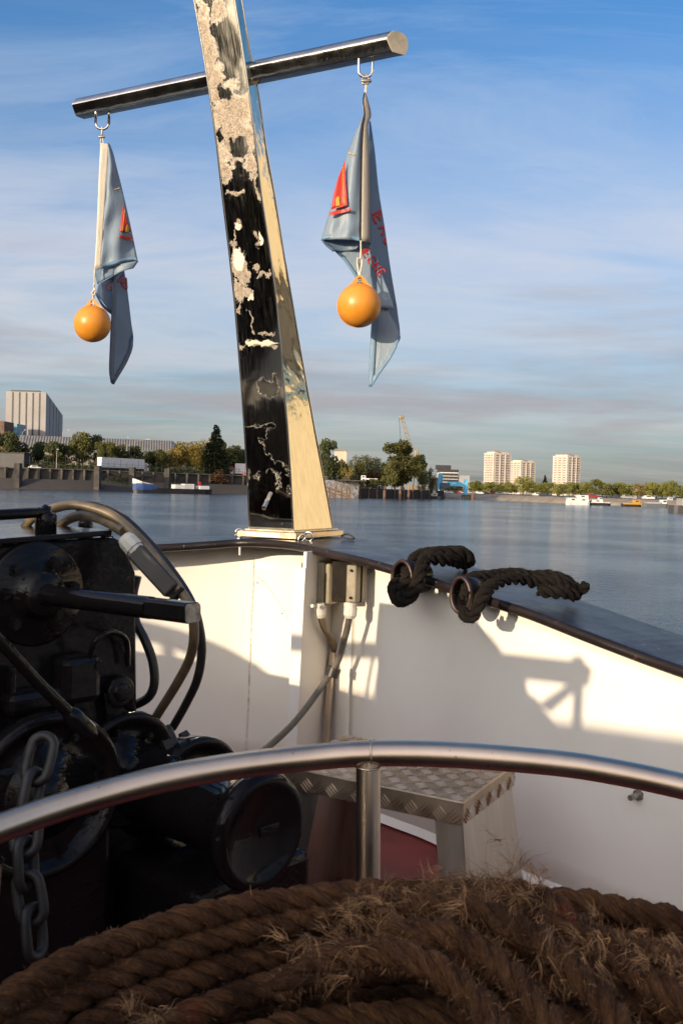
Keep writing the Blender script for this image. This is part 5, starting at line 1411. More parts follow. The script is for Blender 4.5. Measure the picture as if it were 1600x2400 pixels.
# ---- left shore trees (zoom coordinates of the left crop)
LT = [(12,305,'dark',1.0),(45,318,'dark',1.0),(78,335,'dark',.95),(170,352,'dark',.9),(240,352,'dark',1.0),(285,345,'dark',1.15),(368,310,'mid',.78),(432,322,'dark',.72),(460,330,'mid',.72),
      (520,360,'mid',.95),(590,372,'dark',1.0),(658,378,'dark',1.05),(718,388,'mid',.95),(775,372,'yellow',.9),(800,350,'yellow',.85),(838,343,'yellow',.9),(872,350,'yellow',.8),(890,365,'mid',.8),(918,335,'yellow',.85),
      (985,352,'mid',.7),(1012,362,'dark',.9),(1045,370,'dark',.9),(1078,388,'dark',1.0),(1100,396,'mid',.9),(540,395,'dark',1.1),(690,405,'dark',1.2),(625,400,'mid',1.1)]
desc = {'dark': 'dark bushy tree', 'mid': 'olive green tree', 'yellow': 'yellowing autumn tree'}
spots = {0:'at the far left edge of the left shore',1:'second from the left edge, before the ribbed block',2:'under the ribbed block beside the first lamp post',3:'low and alone before the warehouse roof, right of the ribbed block',
 4:'left one of the pair left of the round topped tree',5:'right one of the pair before the warehouse',6:'tall with round top before the middle of the warehouse roof',7:'tall beside the round topped tree',8:'leaning against the tall pair on its right',
 9:'right of the tall pair, above the white trailer cab',10:'before the warehouse, above the white trailer',11:'before the right half of the warehouse',12:'before the right end of the warehouse',
 13:'lowest of the yellow group right of the warehouse',14:'first tall one right of the warehouse end',15:'highest in the middle of the yellow group',16:'right flank of the yellow group',17:'green one beside the yellow group',
 18:'brightest one just left of the cypress',19:'just right of the cypress',20:'second right of the cypress',21:'between cypress and mast',22:'just left of the mast',23:'partly hidden behind the mast foot',24:'low behind the trailer roof',25:'low behind the trailer cab right side',26:'low in the gap behind the trailer'}
for i, (zx, zy, k, wr) in enumerate(LT):
    x, y = B1(zx, zy)
    tree(k, x, y, 0, 1.10+.012*(i % 4), LEFTZ, 'broadleaf_tree', desc[k]+' '+spots[i], 'trees behind the left quay', wr, ql)
x, y = B1(960, 286); tree('conifer', x, y-3, 0, 1.06, LEFTZ, 'cypress_tree', 'tall dark pointed conifer on the left shore', None, 1.5, ql)
# hedge in front of them
def clump(name, m, pts, h, w_, n, leaf, label, cat, seed=1, kind=None):
    rr = random.Random(seed); vs = []; fs = []
    for _ in range(n):
        t_ = rr.random()*(len(pts)-1); i = int(t_); p = pts[i].lerp(pts[i+1], t_-i)
        hh = h*(.65+.35*math.sin(t_*3.1+seed)*math.sin(t_*7.7)) ; c = p+V(rr.gauss(0,w_/2), rr.gauss(0,w_/2), rr.random()**.8*hh)
        u = V(rr.gauss(0,1), rr.gauss(0,1), rr.gauss(0,1)).normalized(); v = u.orthogonal().normalized(); s = leaf*rr.uniform(.6,1.3)
        b = len(vs); vs += [c-u*s, c+v*s*.7, c+u*s, c-v*s*.7]; fs.append((b, b+1, b+2, b+3))
    me = bpy.data.meshes.new(name); me.from_pydata(vs, [], fs); me.materials.append(m); o = bpy.data.objects.new(name, me); COL.objects.link(o)
    tag(o, label, cat, None, kind); return o
hp_ = [at(x, 1.085)+Z*LEFTZ for x in range(40, 600, 28)]
clump('hedge', L_dark, hp_, 3.0, 2.4, 9000, .42, 'long dark hedge behind the quay fence on the left shore', 'hedge', 4)
clump('bush', L_red, [at(500,1.03)+Z*1.2, at(512,1.03)+Z*1.2, at(522,1.03)+Z*1.0], 5.2, 2.2, 900, .35, 'reddish brown bush overhanging the left quay wall', 'bush', 5)
clump('bush', L_dark, [at(252,1.03)-Z*2.5, at(268,1.03)-Z*2.5, at(285,1.03)-Z*2.5], 5.0, 2.6, 900, .35, 'dark bush growing on the sloping quay foot under the trailer', 'bush', 6)
# fence
M_fence = mat('dark_fence_metal', (.05,.055,.05), .6, .3, .2, 3)
fn = thing('quay_fence', at(300,1.05)+Z*LEFTZ, 'thin dark mesh fence along the top of the left quay', 'fence')
xs = list(range(55, 600, 14))
for x in xs:
    p = at(x, 1.06)+Z*LEFTZ; mb = MB(); mb.tube([p, p+Z*(4.6 if x % 3 == 0 else 3.4)], .07, 5); mb.build('post', M_fence, fn)
for hz in (1.0, 1.9, 2.8):
    mb = MB(); mb.tube([at(x, 1.06)+Z*(LEFTZ+hz) for x in xs], .035, 4); mb.build('wire', M_fence, fn)

# ---- buildings of the left shore
M_rib = mat('ribbed_grey_cladding', (.28,.26,.25), .6, 0, .12, .05); M_ribd = mat('dark_glazing_gap', (.035,.035,.04), .35, 0, .2, .2)
M_blu = mat('pale_blue_cladding', (.16,.34,.42), .5, 0, .2, .3); M_ribs = mat('grey_side_cladding', (.20,.20,.21), .6, 0, .1, .05)
def upz(x, y, d, z0):   # ground-standing column point at pixel x with top at y
    t = P(x, y, d); return V(t.x, t.y, z0), t
def block(x0, x1, x2, y0, y2, d0, d2, z0):
    """front face x0..x1 at depth d0, receding face x1..x2 ending at depth d2"""
    a = upz(x0, y0, d0, z0); b = upz(x1, y0+.02*(x1-x0), d0, z0); c = upz(x2, y2, d2, z0)
    zt = a[1].z; A_, B_, C__ = a[0], b[0], c[0]; D__ = A_+(C__-B_)
    return A_, B_, C__, D__, zt
def bshell(root, A_, B_, C__, D__, z0, zt, m1, m2, mr):
    mb = MB(); mb.prism([V(q.x, q.y, z0) for q in (A_, B_, C__, D__)], Z*(zt-z0)); mb.build('wall', m1, root)
A_, B_, C__, D__, zt = block(15, 109, 148, 917, 964, 520, 700, LEFTZ)
bb = thing('ribbed_block', A_, 'tall grey ribbed windowless block at the left edge of the skyline', 'building')
mb = MB(); mb.prism([A_, B_, C__, D__], Z*(zt-LEFTZ)); mb.build('wall', M_rib, bb)
fv = (B_-A_); fn_ = V(fv.y, -fv.x, 0).normalized()
for f in (.155,.325,.495,.66,.825):
    p = A_.lerp(B_, f); q = A_.lerp(B_, f+.030); mb = MB(); mb.prism([p+fn_*.05, q+fn_*.05, q+fn_*.25, p+fn_*.25], Z*(zt-LEFTZ-.4)); mb.build('glazed_gap', M_ribd, bb)
rv_ = C__-B_; rn = V(rv_.y, -rv_.x, 0).normalized()
for f in (.18,.36,.54,.72):
    p = B_.lerp(C__, f); q = B_.lerp(C__, f+.012); mb = MB(); mb.prism([p+rn*.05, q+rn*.05, q+rn*.3, p+rn*.3], Z*(zt-LEFTZ-.5)); mb.build('side_gap', M_ribs if f < .7 else M_ribd, bb)
mb = MB(); mb.prism([A_.lerp(B_,.12)+Z*(zt-LEFTZ), A_.lerp(B_,.85)+Z*(zt-LEFTZ), A_.lerp(B_,.85)+Z*(zt-LEFTZ)+(D__-A_)*.2, A_.lerp(B_,.12)+Z*(zt-LEFTZ)+(D__-A_)*.2], Z*.9); mb.build('roof_plant', M_ribd, bb)
a0, a1 = P(13, 992, 500), P(41, 991, 500); bl_ = thing('blue_annex', V(a0.x, a0.y, LEFTZ), 'small pale blue annex at the foot of the ribbed block', 'building')
mb = MB(); mb.prism([V(a0.x,a0.y,LEFTZ), V(a1.x,a1.y,LEFTZ), V(a1.x,a1.y+14,LEFTZ), V(a0.x,a0.y+14,LEFTZ)], Z*(a0.z-LEFTZ)); mb.build('wall', M_blu, bl_)
for k in range(5):
    zz_ = LEFTZ+(a0.z-LEFTZ)*(.45+.11*k); mb = MB(); mb.box(V((a0.x+a1.x)/2, a0.y-.06, zz_), (abs(a1.x-a0.x)*.94, .12, .25)); mb.build('louvre', M_ribs, bl_)
a0, a1 = P(-60, 985, 480), P(11, 985, 480); bl_ = thing('brown_building', V(a0.x, a0.y, LEFTZ), 'brown brick building cut off by the left edge', 'building')
M_brown = mat('brown_brick', (.16,.09,.06), .85, 0, .3, .5)
mb = MB(); mb.prism([V(a0.x,a0.y,LEFTZ), V(a1.x,a1.y,LEFTZ), V(a1.x,a1.y+14,LEFTZ), V(a0.x,a0.y+14,LEFTZ)], Z*(a0.z-LEFTZ)); mb.build('wall', M_brown, bl_)
for k in range(3):
    mb = MB(); mb.box(V(a1.x-2-k*4, a0.y-.05, LEFTZ+(a0.z-LEFTZ)*.85), (2, .12, 1.6)); mb.build('window', M_ribd, bl_)
# warehouse with ribbed roof
M_whr = mat('warehouse_roof_sheet', (.23,.195,.145), .55, 0, .15, .2); M_whw = mat('warehouse_wall_sheet', (.36,.31,.25), .6, 0, .2, .2)
wh = thing('warehouse', at(220,1.3)+Z*LEFTZ, 'long low warehouse with pale ribbed metal roof behind the left trees', 'warehouse')
dw0, dw1 = 420, 452
r0, r1 = P(28,1020,dw0+25), P(405,1034,dw1+25); e0, e1 = P(20,1052,dw0), P(405,1057,dw1)
nR = 60; rows = [[], []]
for k in range(nR*2+1):
    f = k/(nR*2); o_ = .25 if k % 2 else 0
    rows[0].append(r0.lerp(r1, f)+Z*o_); rows[1].append(e0.lerp(e1, f)+Z*o_)
mb = MB(); mb.grid(rows, smooth=False); mb.uv = {}; mb.build('roof', M_whr, wh, solid=.1)
mb = MB(); mb.prism([V(e0.x,e0.y+.5,LEFTZ), V(e1.x,e1.y+.5,LEFTZ), V(e1.x,e1.y+45,LEFTZ), V(e0.x,e0.y+45,LEFTZ)], Z*(min(e0.z,e1.z)-LEFTZ)); mb.build('wall', M_whw, wh)
mb = MB(); g0 = V(e1.x,e1.y,e1.z); mb.prism([g0, V(r1.x,r1.y,r1.z-.1), V(e1.x,e1.y+50,e1.z)], V(.3,0,0)); mb.build('gable', M_whw, wh)
for k in range(9):
    f = .08+.1*k; p = e0.lerp(e1, f); mb = MB(); mb.box(V(p.x, p.y+.4, p.z-3), (4, .2, 2)); mb.build('window', M_ribd, wh)
# dark shed at the edge
a0, a1 = at(-60,1.07), at(56,1.07); M_shed = mat('dark_shed', (.03,.03,.034), .6, 0, .2, .5)
sh = thing('dark_shed', a0+Z*LEFTZ, 'dark low shed on the quay at the left edge', 'shed')
ht = P(50,1062,a1.y).z-LEFTZ
mb = MB(); mb.prism([a0+Z*LEFTZ, a1+Z*LEFTZ, a1+V(0,8,LEFTZ), a0+V(0,8,LEFTZ)], Z*ht); mb.build('wall', M_shed, sh)
mb = MB(); mb.prism([a0+V(0,-.6,LEFTZ+ht), a1+V(.5,-.6,LEFTZ+ht), a1+V(.5,8,LEFTZ+ht), a0+V(0,8,LEFTZ+ht)], Z*.25); mb.build('roof', M_conc2, sh)

# ---- vehicles on the left quay
M_vw = mat('white_vehicle_paint', (.68,.66,.63), .4, 0, .06, .6); M_vr = mat('red_vehicle_paint', (.28,.03,.025), .4, 0, .1, 1); M_tyre = mat('tyre_rubber', (.02,.02,.02), .8)
M_glass = mat('vehicle_glass', (.03,.035,.04), .08)
M_vd = mat('dark_vehicle_paint', (.05,.05,.06), .35)
def vehicle_axes(px0, px1, s):
    a = at(px0, s)+Z*LEFTZ; b = at(px1, s)+Z*LEFTZ; d = (b-a).normalized(); return a, b, d, V(-d.y, d.x, 0), (b-a).length
def wheel(root, c, ax_, r=.5, w_=.3):
    mb = MB(); mb.lathe(c-ax_*w_/2, ax_, [(0, r*.8), (.04, r), (w_-.04, r), (w_, r*.8), (w_, 0)], 18); wv = mb.build('wheel', M_tyre, root)
    mb = MB(); mb.lathe(c-ax_*(w_/2+.02), ax_, [(0, 0), (0, r*.5), (.03, r*.5)], 12); mb.build('rim', M_galv, wv)
a, b, d, n, ln = vehicle_axes(232, 330, 1.075)
tk = thing('semi_trailer_truck', a+d*ln/2, 'white articulated lorry with white box trailer and red trimmed cab on the left quay', 'truck')
c = a.lerp(b, .5)
mb = MB(); mb.box(c+Z*3.35, (ln, 2.5, 3.7), (d, n, Z), bev=.06); mb.build('trailer_box', M_vw, tk)
mb = MB(); mb.box(c+Z*1.15, (ln*.96, 2.3, .25), (d, n, Z)); mb.build('chassis', M_vd, tk)
cb_ = b+d*1.3
mb = MB(); mb.prism([cb_-d*1.05-n*1.2+Z*.7, cb_+d*1.05-n*1.2+Z*.7, cb_+d*1.05-n*1.2+Z*2.0, cb_+d*.8-n*1.2+Z*3.4, cb_-d*.3-n*1.2+Z*3.9, cb_-d*1.05-n*1.2+Z*3.9], n*2.4); mb.build('cab', M_vw, tk, bevel=.08)
mb = MB(); mb.box(cb_-n*1.225+d*.45+Z*2.5, (.8,.03,.7), (d, n, Z)); mb.build('side_window', M_glass, tk)
mb = MB(); mb.box(cb_-n*1.225-d*.5+Z*2.3, (.5,.03,2.6), (d, n, Z)); mb.build('red_panel', M_vr, tk)
for f in (.10,.17,.24,.86): wheel(tk, a.lerp(b, f)-n*1.05+Z*.52, n)
wheel(tk, cb_-n*1.05+d*.3+Z*.52, n)
a, b, d, n, ln = vehicle_axes(546, 600, 1.075)
tk = thing('box_truck', a, 'white box lorry with red cab parked left of the mast', 'truck')
c = a.lerp(b, .55)
mb = MB(); mb.box(c+Z*3.2, (ln, 2.5, 4.2), (d, n, Z), bev=.06); mb.build('box_body', M_vw, tk)
mb = MB(); mb.box(a-d*.9+Z*1.9, (2.0, 2.4, 2.9), (d, n, Z), bev=.25); mb.build('cab', M_vw, tk)
mb = MB(); mb.box(a-d*.9-n*1.22+Z*3.0, (1.4,.04,1.8), (d, n, Z)); mb.build('red_panel', M_vr, tk)
mb = MB(); mb.box(a-d*1.1-n*1.25+Z*2.1, (.9,.04,.6), (d, n, Z)); mb.build('side_window', M_glass, tk)
for f in (-.05,.5,.8): wheel(tk, a+d*ln*f-n*1.05+Z*.52, n)
def car(px0, px1, s, m, label, hh=1.45, van=False):
    a, b, d, n, ln = vehicle_axes(px0, px1, s); t = thing('parked_car' if not van else 'parked_van', a, label, 'car' if not van else 'van')
    def q(f, z): return a+d*ln*f-n*.85+Z*z
    if van: pr = [q(0,.35),q(1,.35),q(1,1.1),q(.86,1.25),q(.76,hh),q(0,hh)]
    else: pr = [q(0,.35),q(1,.35),q(1,.75),q(.78,.9),q(.64,hh),q(.25,hh),q(.08,.95),q(0,.85)]
    mb = MB(); mb.prism(pr, n*1.7); mb.build('body', m, t, bevel=.06)
    mb = MB(); mb.prism([q(.28,.92)-n*.01,q(.72,.92)-n*.01,q(.62,hh-.1)-n*.01,q(.3,hh-.1)-n*.01], -n*.01); mb.build('side_window', M_glass, t)
    for f in (.18,.8): wheel(t, a+d*ln*f-n*.75+Z*.33, n, .33, .2)
car(67, 97, 1.07, M_vw, 'low white car near the dark shed on the left quay', 1.45)
car(49, 70, 1.095, M_vw, 'small white van beside the dark shed', 2.2, True)
car(522, 543, 1.065, M_vd, 'dark car between the cypress and the white lorry', 1.5)
car(568, 588, 1.055, M_vr, 'red car in front of the white lorry beside the mast', 1.5)

# ---- street lamps on the left shore
M_lamp = mat('lamp_post_grey', (.35,.33,.3), .5, .5, .1, 2)
def lamp(zx, zy0, s, arm, label):
    x, y = B1(zx, zy0); p = at(x, s)+Z*LEFTZ; t = thing('street_lamp', p, label, 'street lamp', 'street lamps on the left shore'); top = P(x, y, p.dot(F)); h = top.z-LEFTZ
    mb = MB(); mb.tube([p, p+Z*h*.5, p+Z*h], [.14, .11, .07], 8); mb.build('post', M_lamp, t)
    mb = MB(); mb.tube(cr([p+Z*h, p+Z*(h+.35)+V(arm*.5,0,0), p+Z*(h+.9)+V(arm,0,0)], 4), .06, 6); mb.build('arm', M_lamp, t)
    mb = MB(); mb.box(p+Z*(h+.95)+V(arm*1.15,0,0), (max(.8, abs(arm)*.4), .35, .18), bev=.05); mb.build('lamp_head', M_gland, t)
lamp(97,312,1.14,1.0,'street lamp under the ribbed block'); lamp(277,312,1.20,2.2,'street lamp with long arm right of the ribbed block')
lamp(594,352,1.12,4.6,'street lamp with long arm over the warehouse roof'); lamp(571,345,1.12,-.6,'street lamp with short head beside the long armed one')
lamp(927,394,1.08,.5,'street lamp just left of the cypress'); lamp(253,400,1.06,.3,'short lamp left of the white trailer')

# ---- barge moored at the left quay
M_bb = mat('blue_hull', (.035,.075,.22), .4, 0, .2, .5); M_bk = mat('black_hull', (.02,.02,.022), .5, 0, .3, .5); M_bw = mat('white_superstructure', (.62,.61,.58), .5, 0, .1, .5)
bg_ = thing('moored_barge', W(400,1156.5), 'dark river barge with raised blue and white bow moored under the left quay wall', 'barge')
a, b = W(312,1154.5), W(492,1158.5); d = (b-a).normalized(); n = V(-d.y, d.x, 0); ln = (b-a).length
def hullmesh(a, d, n, ln, wd, prof, m, name, root, z0=WATER_Z-.4):
    """prof: list of (f along, height, half-width factor)"""
    rows = []
    for (f, h, wf) in prof:
        c = a+d*ln*f; rows.append([V(c.x,c.y,z0)-n*wd*.42*wf, V(c.x,c.y,WATER_Z+h)-n*wd*.5*wf, V(c.x,c.y,WATER_Z+h)+n*wd*.5*wf, V(c.x,c.y,z0)+n*wd*.42*wf])
    mb = MB(); mb.grid([list(r) for r in rows], smooth=False); mb.uv = {}
    mb.add(rows[0], [(0,1,2,3)]); mb.add(rows[-1], [(3,2,1,0)]); return mb.build(name, m, root)
hullmesh(a, d, n, ln, 5, [(0,3.4,.15),(.03,3.1,.6),(.10,2.6,.95),(.27,1.9,1),(.30,1.7,1),(.9,1.6,1),(1,1.7,.7)], M_bk, 'hull', bg_)
hullmesh(a-n*.06, d, n, ln*.27, 5.3, [(-.02,4.1,.12),(.06,3.9,.55),(.35,3.2,.97),(1,2.4,1.0)], M_bb, 'blue_bow', bg_, WATER_Z+.9)
hullmesh(a-n*.10, d, n, ln*.22, 5.3, [(-.03,4.6,.14),(.06,4.4,.57),(.35,3.7,.99),(1,2.9,1.0)], M_bw, 'white_bulwark', bg_, WATER_Z+3.0)
for f, w_, h, m, nm in ((.62,6,1.4,M_bw,'hatch_cover'),(.70,3.5,1.7,M_bw,'hatch_cover'),(.90,3.6,1.2,M_bw,'wheelhouse_roof'),(.86,.9,2.6,M_vr,'funnel')):
    c = a+d*ln*f; mb = MB(); mb.box(c+Z*(1.6+h/2), (w_, 3.4 if w_ > 1 else .9, h), (d, n, Z), bev=.1); o = mb.build(nm, m, bg_)

# ================================================================== centre: jetty, trees, crane
qm = [at(x, s, qr) for x, s in ((745,.985),(800,.985),(838,.985))]
jt = thing('jetty_wall', qm[0]+Z*WATER_Z, 'pale graffiti covered jetty wall with timber ramp right of the mast', 'jetty')
MJ = P(800,1126,qm[1].y).z
j0, j1 = at(730,.99,qr), at(838,.99,qr)
def graf():
    m, t, b = newmat('graffiti_wall')
    n = t.noise(.9, 6, .7, 1.2); c = t.mix(t.ramp(n, [(.45, 0.0), (.52, 1.0)]), (.26,.23,.21), (.62,.59,.53)); n2 = t.noise(.5, 4, .6, 2.0)
    c = t.mix(t.ramp(n2, [(.60, 0.0), (.63, 1.0)]), c, (.33,.20,.14)); t.l.new(c, b.inputs['Base Color']); b.inputs['Roughness'].default_value = .8; return m
mb = MB(); mb.prism([V(j0.x,j0.y,WATER_Z-.5), V(j1.x,j1.y,WATER_Z-.5), V(j1.x,j1.y+30,WATER_Z-.5), V(j0.x,j0.y+30,WATER_Z-.5)], Z*(MJ-WATER_Z+.5)); mb.build('wall', graf(), jt)
mb = MB(); mb.box((j0+j1)/2+V(0,15,MJ+.06), ((j1-j0).length+.8, 31, .3)); mb.build('deck_slab', M_conc2, jt)
for k in range(10):
    p = j0.lerp(j1, k/9.5); mb = MB(); mb.tube([p+Z*(MJ+.1), p+Z*(MJ+1.5)], .06, 5); mb.build('rail_post', M_fence, jt)
for hz in (.8, 1.45):
    mb = MB(); mb.tube([j0+Z*(MJ+hz), j0.lerp(j1,.95)+Z*(MJ+hz)], .04, 4); mb.build('rail', M_fence, jt)
M_tim = mat('brown_timber', (.15,.085,.045), .85, 0, .4, 1.5)
r_a, r_b = P(766,1142,j0.y-4), P(815,1157,j0.y-4)
mb = MB(); mb.prism([r_a, r_b, r_b-Z*.5, r_a-Z*.5], V(0,2,0)); mb.build('timber_ramp', M_tim, jt)
mb = MB(); mb.prism([r_a-Z*1.2, r_b-Z*1.0, r_b-Z*1.4, r_a-Z*1.7], V(0,2,0)); mb.build('timber_ramp', M_tim, jt)
for x in (772,786,800,812,818):
    p = W(x,1167); mb = MB(); mb.box(V(p.x,j0.y-3.5,WATER_Z+1.6), (.5,.5,4.4)); mb.build('timber_post', M_tim, jt)
# dark quay between jetty and blue gantry
mq = [at(x, .995, qr) for x in (836,900,960,1005,1040)]
dq = thing('dark_quay', mq[0]+Z*WATER_Z, 'dark quay edge below the big willow tree', 'quay wall')
zq = P(900,1146,mq[1].y).z
mb = MB(); mb.prism([V(p.x,p.y,WATER_Z-.5) for p in mq]+[V(p.x*1.12,p.y*1.12,WATER_Z-.5) for p in mq[::-1]], Z*(zq-WATER_Z+.5)); mb.build('wall', M_conc, dq)
for k in range(9):
    p = at(842+k*20, .992, qr); mb = MB(); mb.tube([V(p.x,p.y,WATER_Z-.5), V(p.x,p.y,zq+(.9 if k % 3 else 2.0))], .3, 7); mb.build('fender_pile', M_tim, dq)
for zx, lab in ((350,'left one of the rusty mooring piles under the willow'),(407,'middle one of the rusty mooring piles, by the lamp'),(440,'right one of the rusty mooring piles under the willow')):
    x, y = B2(zx, 345); p = at(x, .97, qr); mb = MB(); mb.lathe(V(p.x,p.y,WATER_Z-1), Z, [(0,.55),(P(x,y,p.y).z-WATER_Z+1,.55),(P(x,y,p.y).z-WATER_Z+1.1,.3)], 10)
    tag(mb.build('mooring_pile', M_brown), lab, 'mooring pile', 'mooring piles under the willow')
x, y = B2(710, 357); p = at(x, .97, qr); mb = MB(); mb.lathe(V(p.x,p.y,WATER_Z-1), Z, [(0,.8),(P(x,y,p.y).z-WATER_Z+1,.8),(P(x,y,p.y).z-WATER_Z+1.2,.4)], 10)
tag(mb.build('mooring_pile', M_brown), 'short dark mooring pile just right of the blue gantry', 'mooring pile')
# trees of the middle shore
def rtree(key, zx, zy, s, name, label, group=None, wr=1.0, gz=None, cat='tree'):
    x, y = B2(zx, zy); return tree(key, x, y, 0, s, gz if gz is not None else 0.0, name, label, group, wr, qr, cat)
rtree('bigdark', 118, 135, 1.10, 'broadleaf_tree', 'tall dark tree directly right of the mast', None, .75)
rtree('dark', 150, 215, 1.12, 'broadleaf_tree', 'dark lower tree against the tall one right of the mast', None, .8)
rtree('yellow', 182, 232, 1.08, 'broadleaf_tree', 'yellow green tree below the cream building', None, .7); rtree('mid', 236, 238, 1.08, 'broadleaf_tree', 'olive tree in front of the poplar row', None, .75)
for i, (zx, zy) in enumerate(((205,222),(224,200),(240,208),(254,202),(270,200),(283,206),(297,212),(312,210),(326,214),(340,232))):
    rtree('poplar', zx, zy, 1.22+.01*(i % 3), 'poplar_tree', ['leftmost poplar of the row','tall poplar, second of the row','third poplar from the left','fourth poplar from the left','fifth poplar, highest in the middle of the row','sixth poplar from the left','seventh poplar from the left','eighth poplar from the left','ninth poplar, beside the willow','short last poplar against the willow'][i], 'poplars behind the jetty', 1.0)
rtree('willow', 415, 140, 1.04, 'willow_tree', 'huge olive green tree under the crane boom', None, 1.15, -.5)
rtree('mid', 480, 200, 1.05, 'broadleaf_tree', 'olive tree joined to the right side of the huge tree', None, .62)
rtree('mid', 375, 205, 1.035, 'broadleaf_tree', 'olive tree joined to the left side of the huge tree', None, .62)
rtree('poplar', 529, 253, 1.03, 'poplar_tree', 'single yellowish poplar left of the white building', None, 1.5); rtree('poplar', 505, 262, 1.05, 'poplar_tree', 'small poplar close under the huge tree', None, 1.3)
rtree('mid', 305, 292, 1.0, 'shrub', 'green shrub on the quay left of the willow', None, 1.0, cat='shrub'); rtree('mid', 352, 285, 1.0, 'shrub', 'taller green shrub against the foot of the willow', None, .9, cat='shrub')
rtree('russet', 300, 262, 1.10, 'russet_tree', 'reddish brown tree behind the white truck', None, 1.3)
# cream building behind, white truck, crane
def simple_building(name, label, x0, x1, y0, d, z0, depth, m, mr, win=None, cat='building', roofh=.5):
    a = P(x0,y0,d); b = P(x1,y0+.028*(x1-x0),d); t = thing(name, V(a.x,a.y,z0), label, cat)
    mb = MB(); mb.prism([V(a.x,a.y,z0),V(b.x,a.y,z0),V(b.x,a.y+depth,z0),V(a.x,a.y+depth,z0)], Z*(a.z-z0)); mb.build('wall', m, t)
    mb = MB(); mb.box(V((a.x+b.x)/2,a.y+depth/2,a.z+roofh/2), (abs(b.x-a.x)+.6,depth+.6,roofh)); mb.build('roof', mr, t)
    if win:
        nx, nz, ww, wh_ = win
        for i in range(nx):
            for j in range(nz):
                xx = a.x+(b.x-a.x)*(i+.5)/nx; zz_ = a.z-(a.z-z0)*.9*(j+.5)/nz-.6
                mb = MB(); mb.box(V(xx, a.y-.03, zz_), (ww,.16,wh_)); mb.build('window', M_ribd, t)
    return t, a, b
M_crm = mat('cream_render', (.52,.44,.34), .7, 0, .1, .1); M_flat = mat('pale_tower_render', (.58,.50,.42), .7, 0, .12, .08); M_flat2 = mat('tower_window_brown', (.24,.20,.18), .7, 0, .2, .2)  # last one: darker brown of the tower windows and vents
x0, y0 = B2(145,186); x1, _ = B2(196,186)
simple_building('cream_building', 'cream building with a low pitched top seen between dark tree and poplars', x0, x1, y0, 620, -.8, 20, M_crm, M_whr, (5,1,2.0,1.2), roofh=1.2)
a = at(842,1.02,qr)+Z*(MJ); 
tk = thing('flatbed_truck', a, 'small white truck parked on the quay left of the huge tree', 'truck')
mb = MB(); mb.box(a+V(1,0,1.3), (1.7,1.8,1.8), bev=.2); mb.build('cab', M_vw, tk)
mb = MB(); mb.box(a+V(4,0,.95), (4.2,1.8,.5), bev=.1); mb.build('flatbed', M_vw, tk); mb = MB(); mb.box(a+V(.9,-.92,1.7), (1.0,.1,.5)); mb.build('side_window', M_glass, tk)
for dx in (1,3.5,5.5): wheel(tk, a+V(dx,-.8,.45), V(0,1,0))
# crane with lattice boom
M_crn = mat('crane_paint', (.30,.23,.15), .5, .2, .2, .5)
crn = thing('mobile_crane', at(975,1.10,qr)+Z*RIGHTZ, 'tall crane boom with hook cable rising behind the huge tree', 'crane')
dC = crn.location.dot(F)
c0, c1 = P(*B2(492,300), dC), P(*B2(421,52), dC)
bd_ = (c1-c0).normalized(); sd_ = bd_.cross(V(0,1,0)).normalized()
for s1 in (-1,1):
    for s2 in (-1,1):
        mb = MB(); mb.tube([c0+sd_*s1*1.1+V(0,s2*1.1,0), c1+sd_*s1*.6+V(0,s2*.6,0)], .14, 5); mb.build('boom_chord', M_crn, crn)
mb = MB(); nB = 22
for k in range(nB):
    f0, f1 = k/nB, (k+1)/nB; s_ = 1 if k % 2 else -1; w0, w1 = lerp(1.1,.6,f0), lerp(1.1,.6,f1)
    for y_ in (-1,1): mb.tube([c0.lerp(c1,f0)+sd_*s_*w0+V(0,y_*w0,0), c0.lerp(c1,f1)-sd_*s_*w1+V(0,y_*w1,0)], .07, 4)
mb.build('boom_lacing', M_crn, crn)
mb = MB(); mb.box(c1+bd_*.4, (2.0,1.4,1.5), bev=.3); mb.build('boom_head', M_crn, crn)
hk_ = c1-V(1.3,0,0); mb = MB(); mb.tube([hk_, P(*B2(415,140), dC)], .10, 5); mb.build('hook_cable', M_fence, crn); mb = MB(); mb.lathe(P(*B2(415,145), dC), Z, [(-.9,.2),(-.4,.5),(.6,.5),(1,.1)], 8); mb.build('hook_block', M_fence, crn)
cc_ = P(*B2(480,197), dC-2); mb = MB(); mb.box(cc_, (1.8,2,3), bev=.3); mb.build('cab', M_crn, crn)
mb = MB(); mb.box(V(cc_.x,cc_.y,RIGHTZ+1.5), (7,4,3), bev=.3); mb.build('carrier', M_crn, crn)
for s1 in (-1,1):
    mb = MB(); mb.tube([V(cc_.x+s1,cc_.y,RIGHTZ+2), cc_], .18, 5); mb.build('support', M_fence, crn)
# white building with dark roof and blue gantry
M_wb = mat('white_render', (.66,.64,.60), .6, 0, .06, .1); M_gry = mat('grey_render', (.33,.32,.32), .6, 0, .1, .1)
x0, y0 = B2(577,272); x1, _ = B2(650,272)
t_, a_, b_ = simple_building('white_office_building', 'white office building with dark roof storey behind the blue gantry', x0, x1, y0, 760, RIGHTZ, 24, M_wb, M_ribd, (7,6,2.2,2.0), roofh=2.2)
mb = MB(); mb.prism([V(b_.x,a_.y+1,RIGHTZ),V(b_.x+9.5,a_.y+1,RIGHTZ),V(b_.x+9.5,a_.y+20,RIGHTZ),V(b_.x,a_.y+20,RIGHTZ)], Z*(P(*B2(665,286),760).z-RIGHTZ)); mb.build('side_wing', M_gry, t_)
mb = MB(); mb.box(V((a_.x+b_.x)/2-4, a_.y+10, a_.z+4), (12,8,3.5)); mb.build('roof_plant', M_ribd, t_)
M_gb = mat('blue_gantry_paint', (.10,.42,.66), .5, .1, .15, .4)
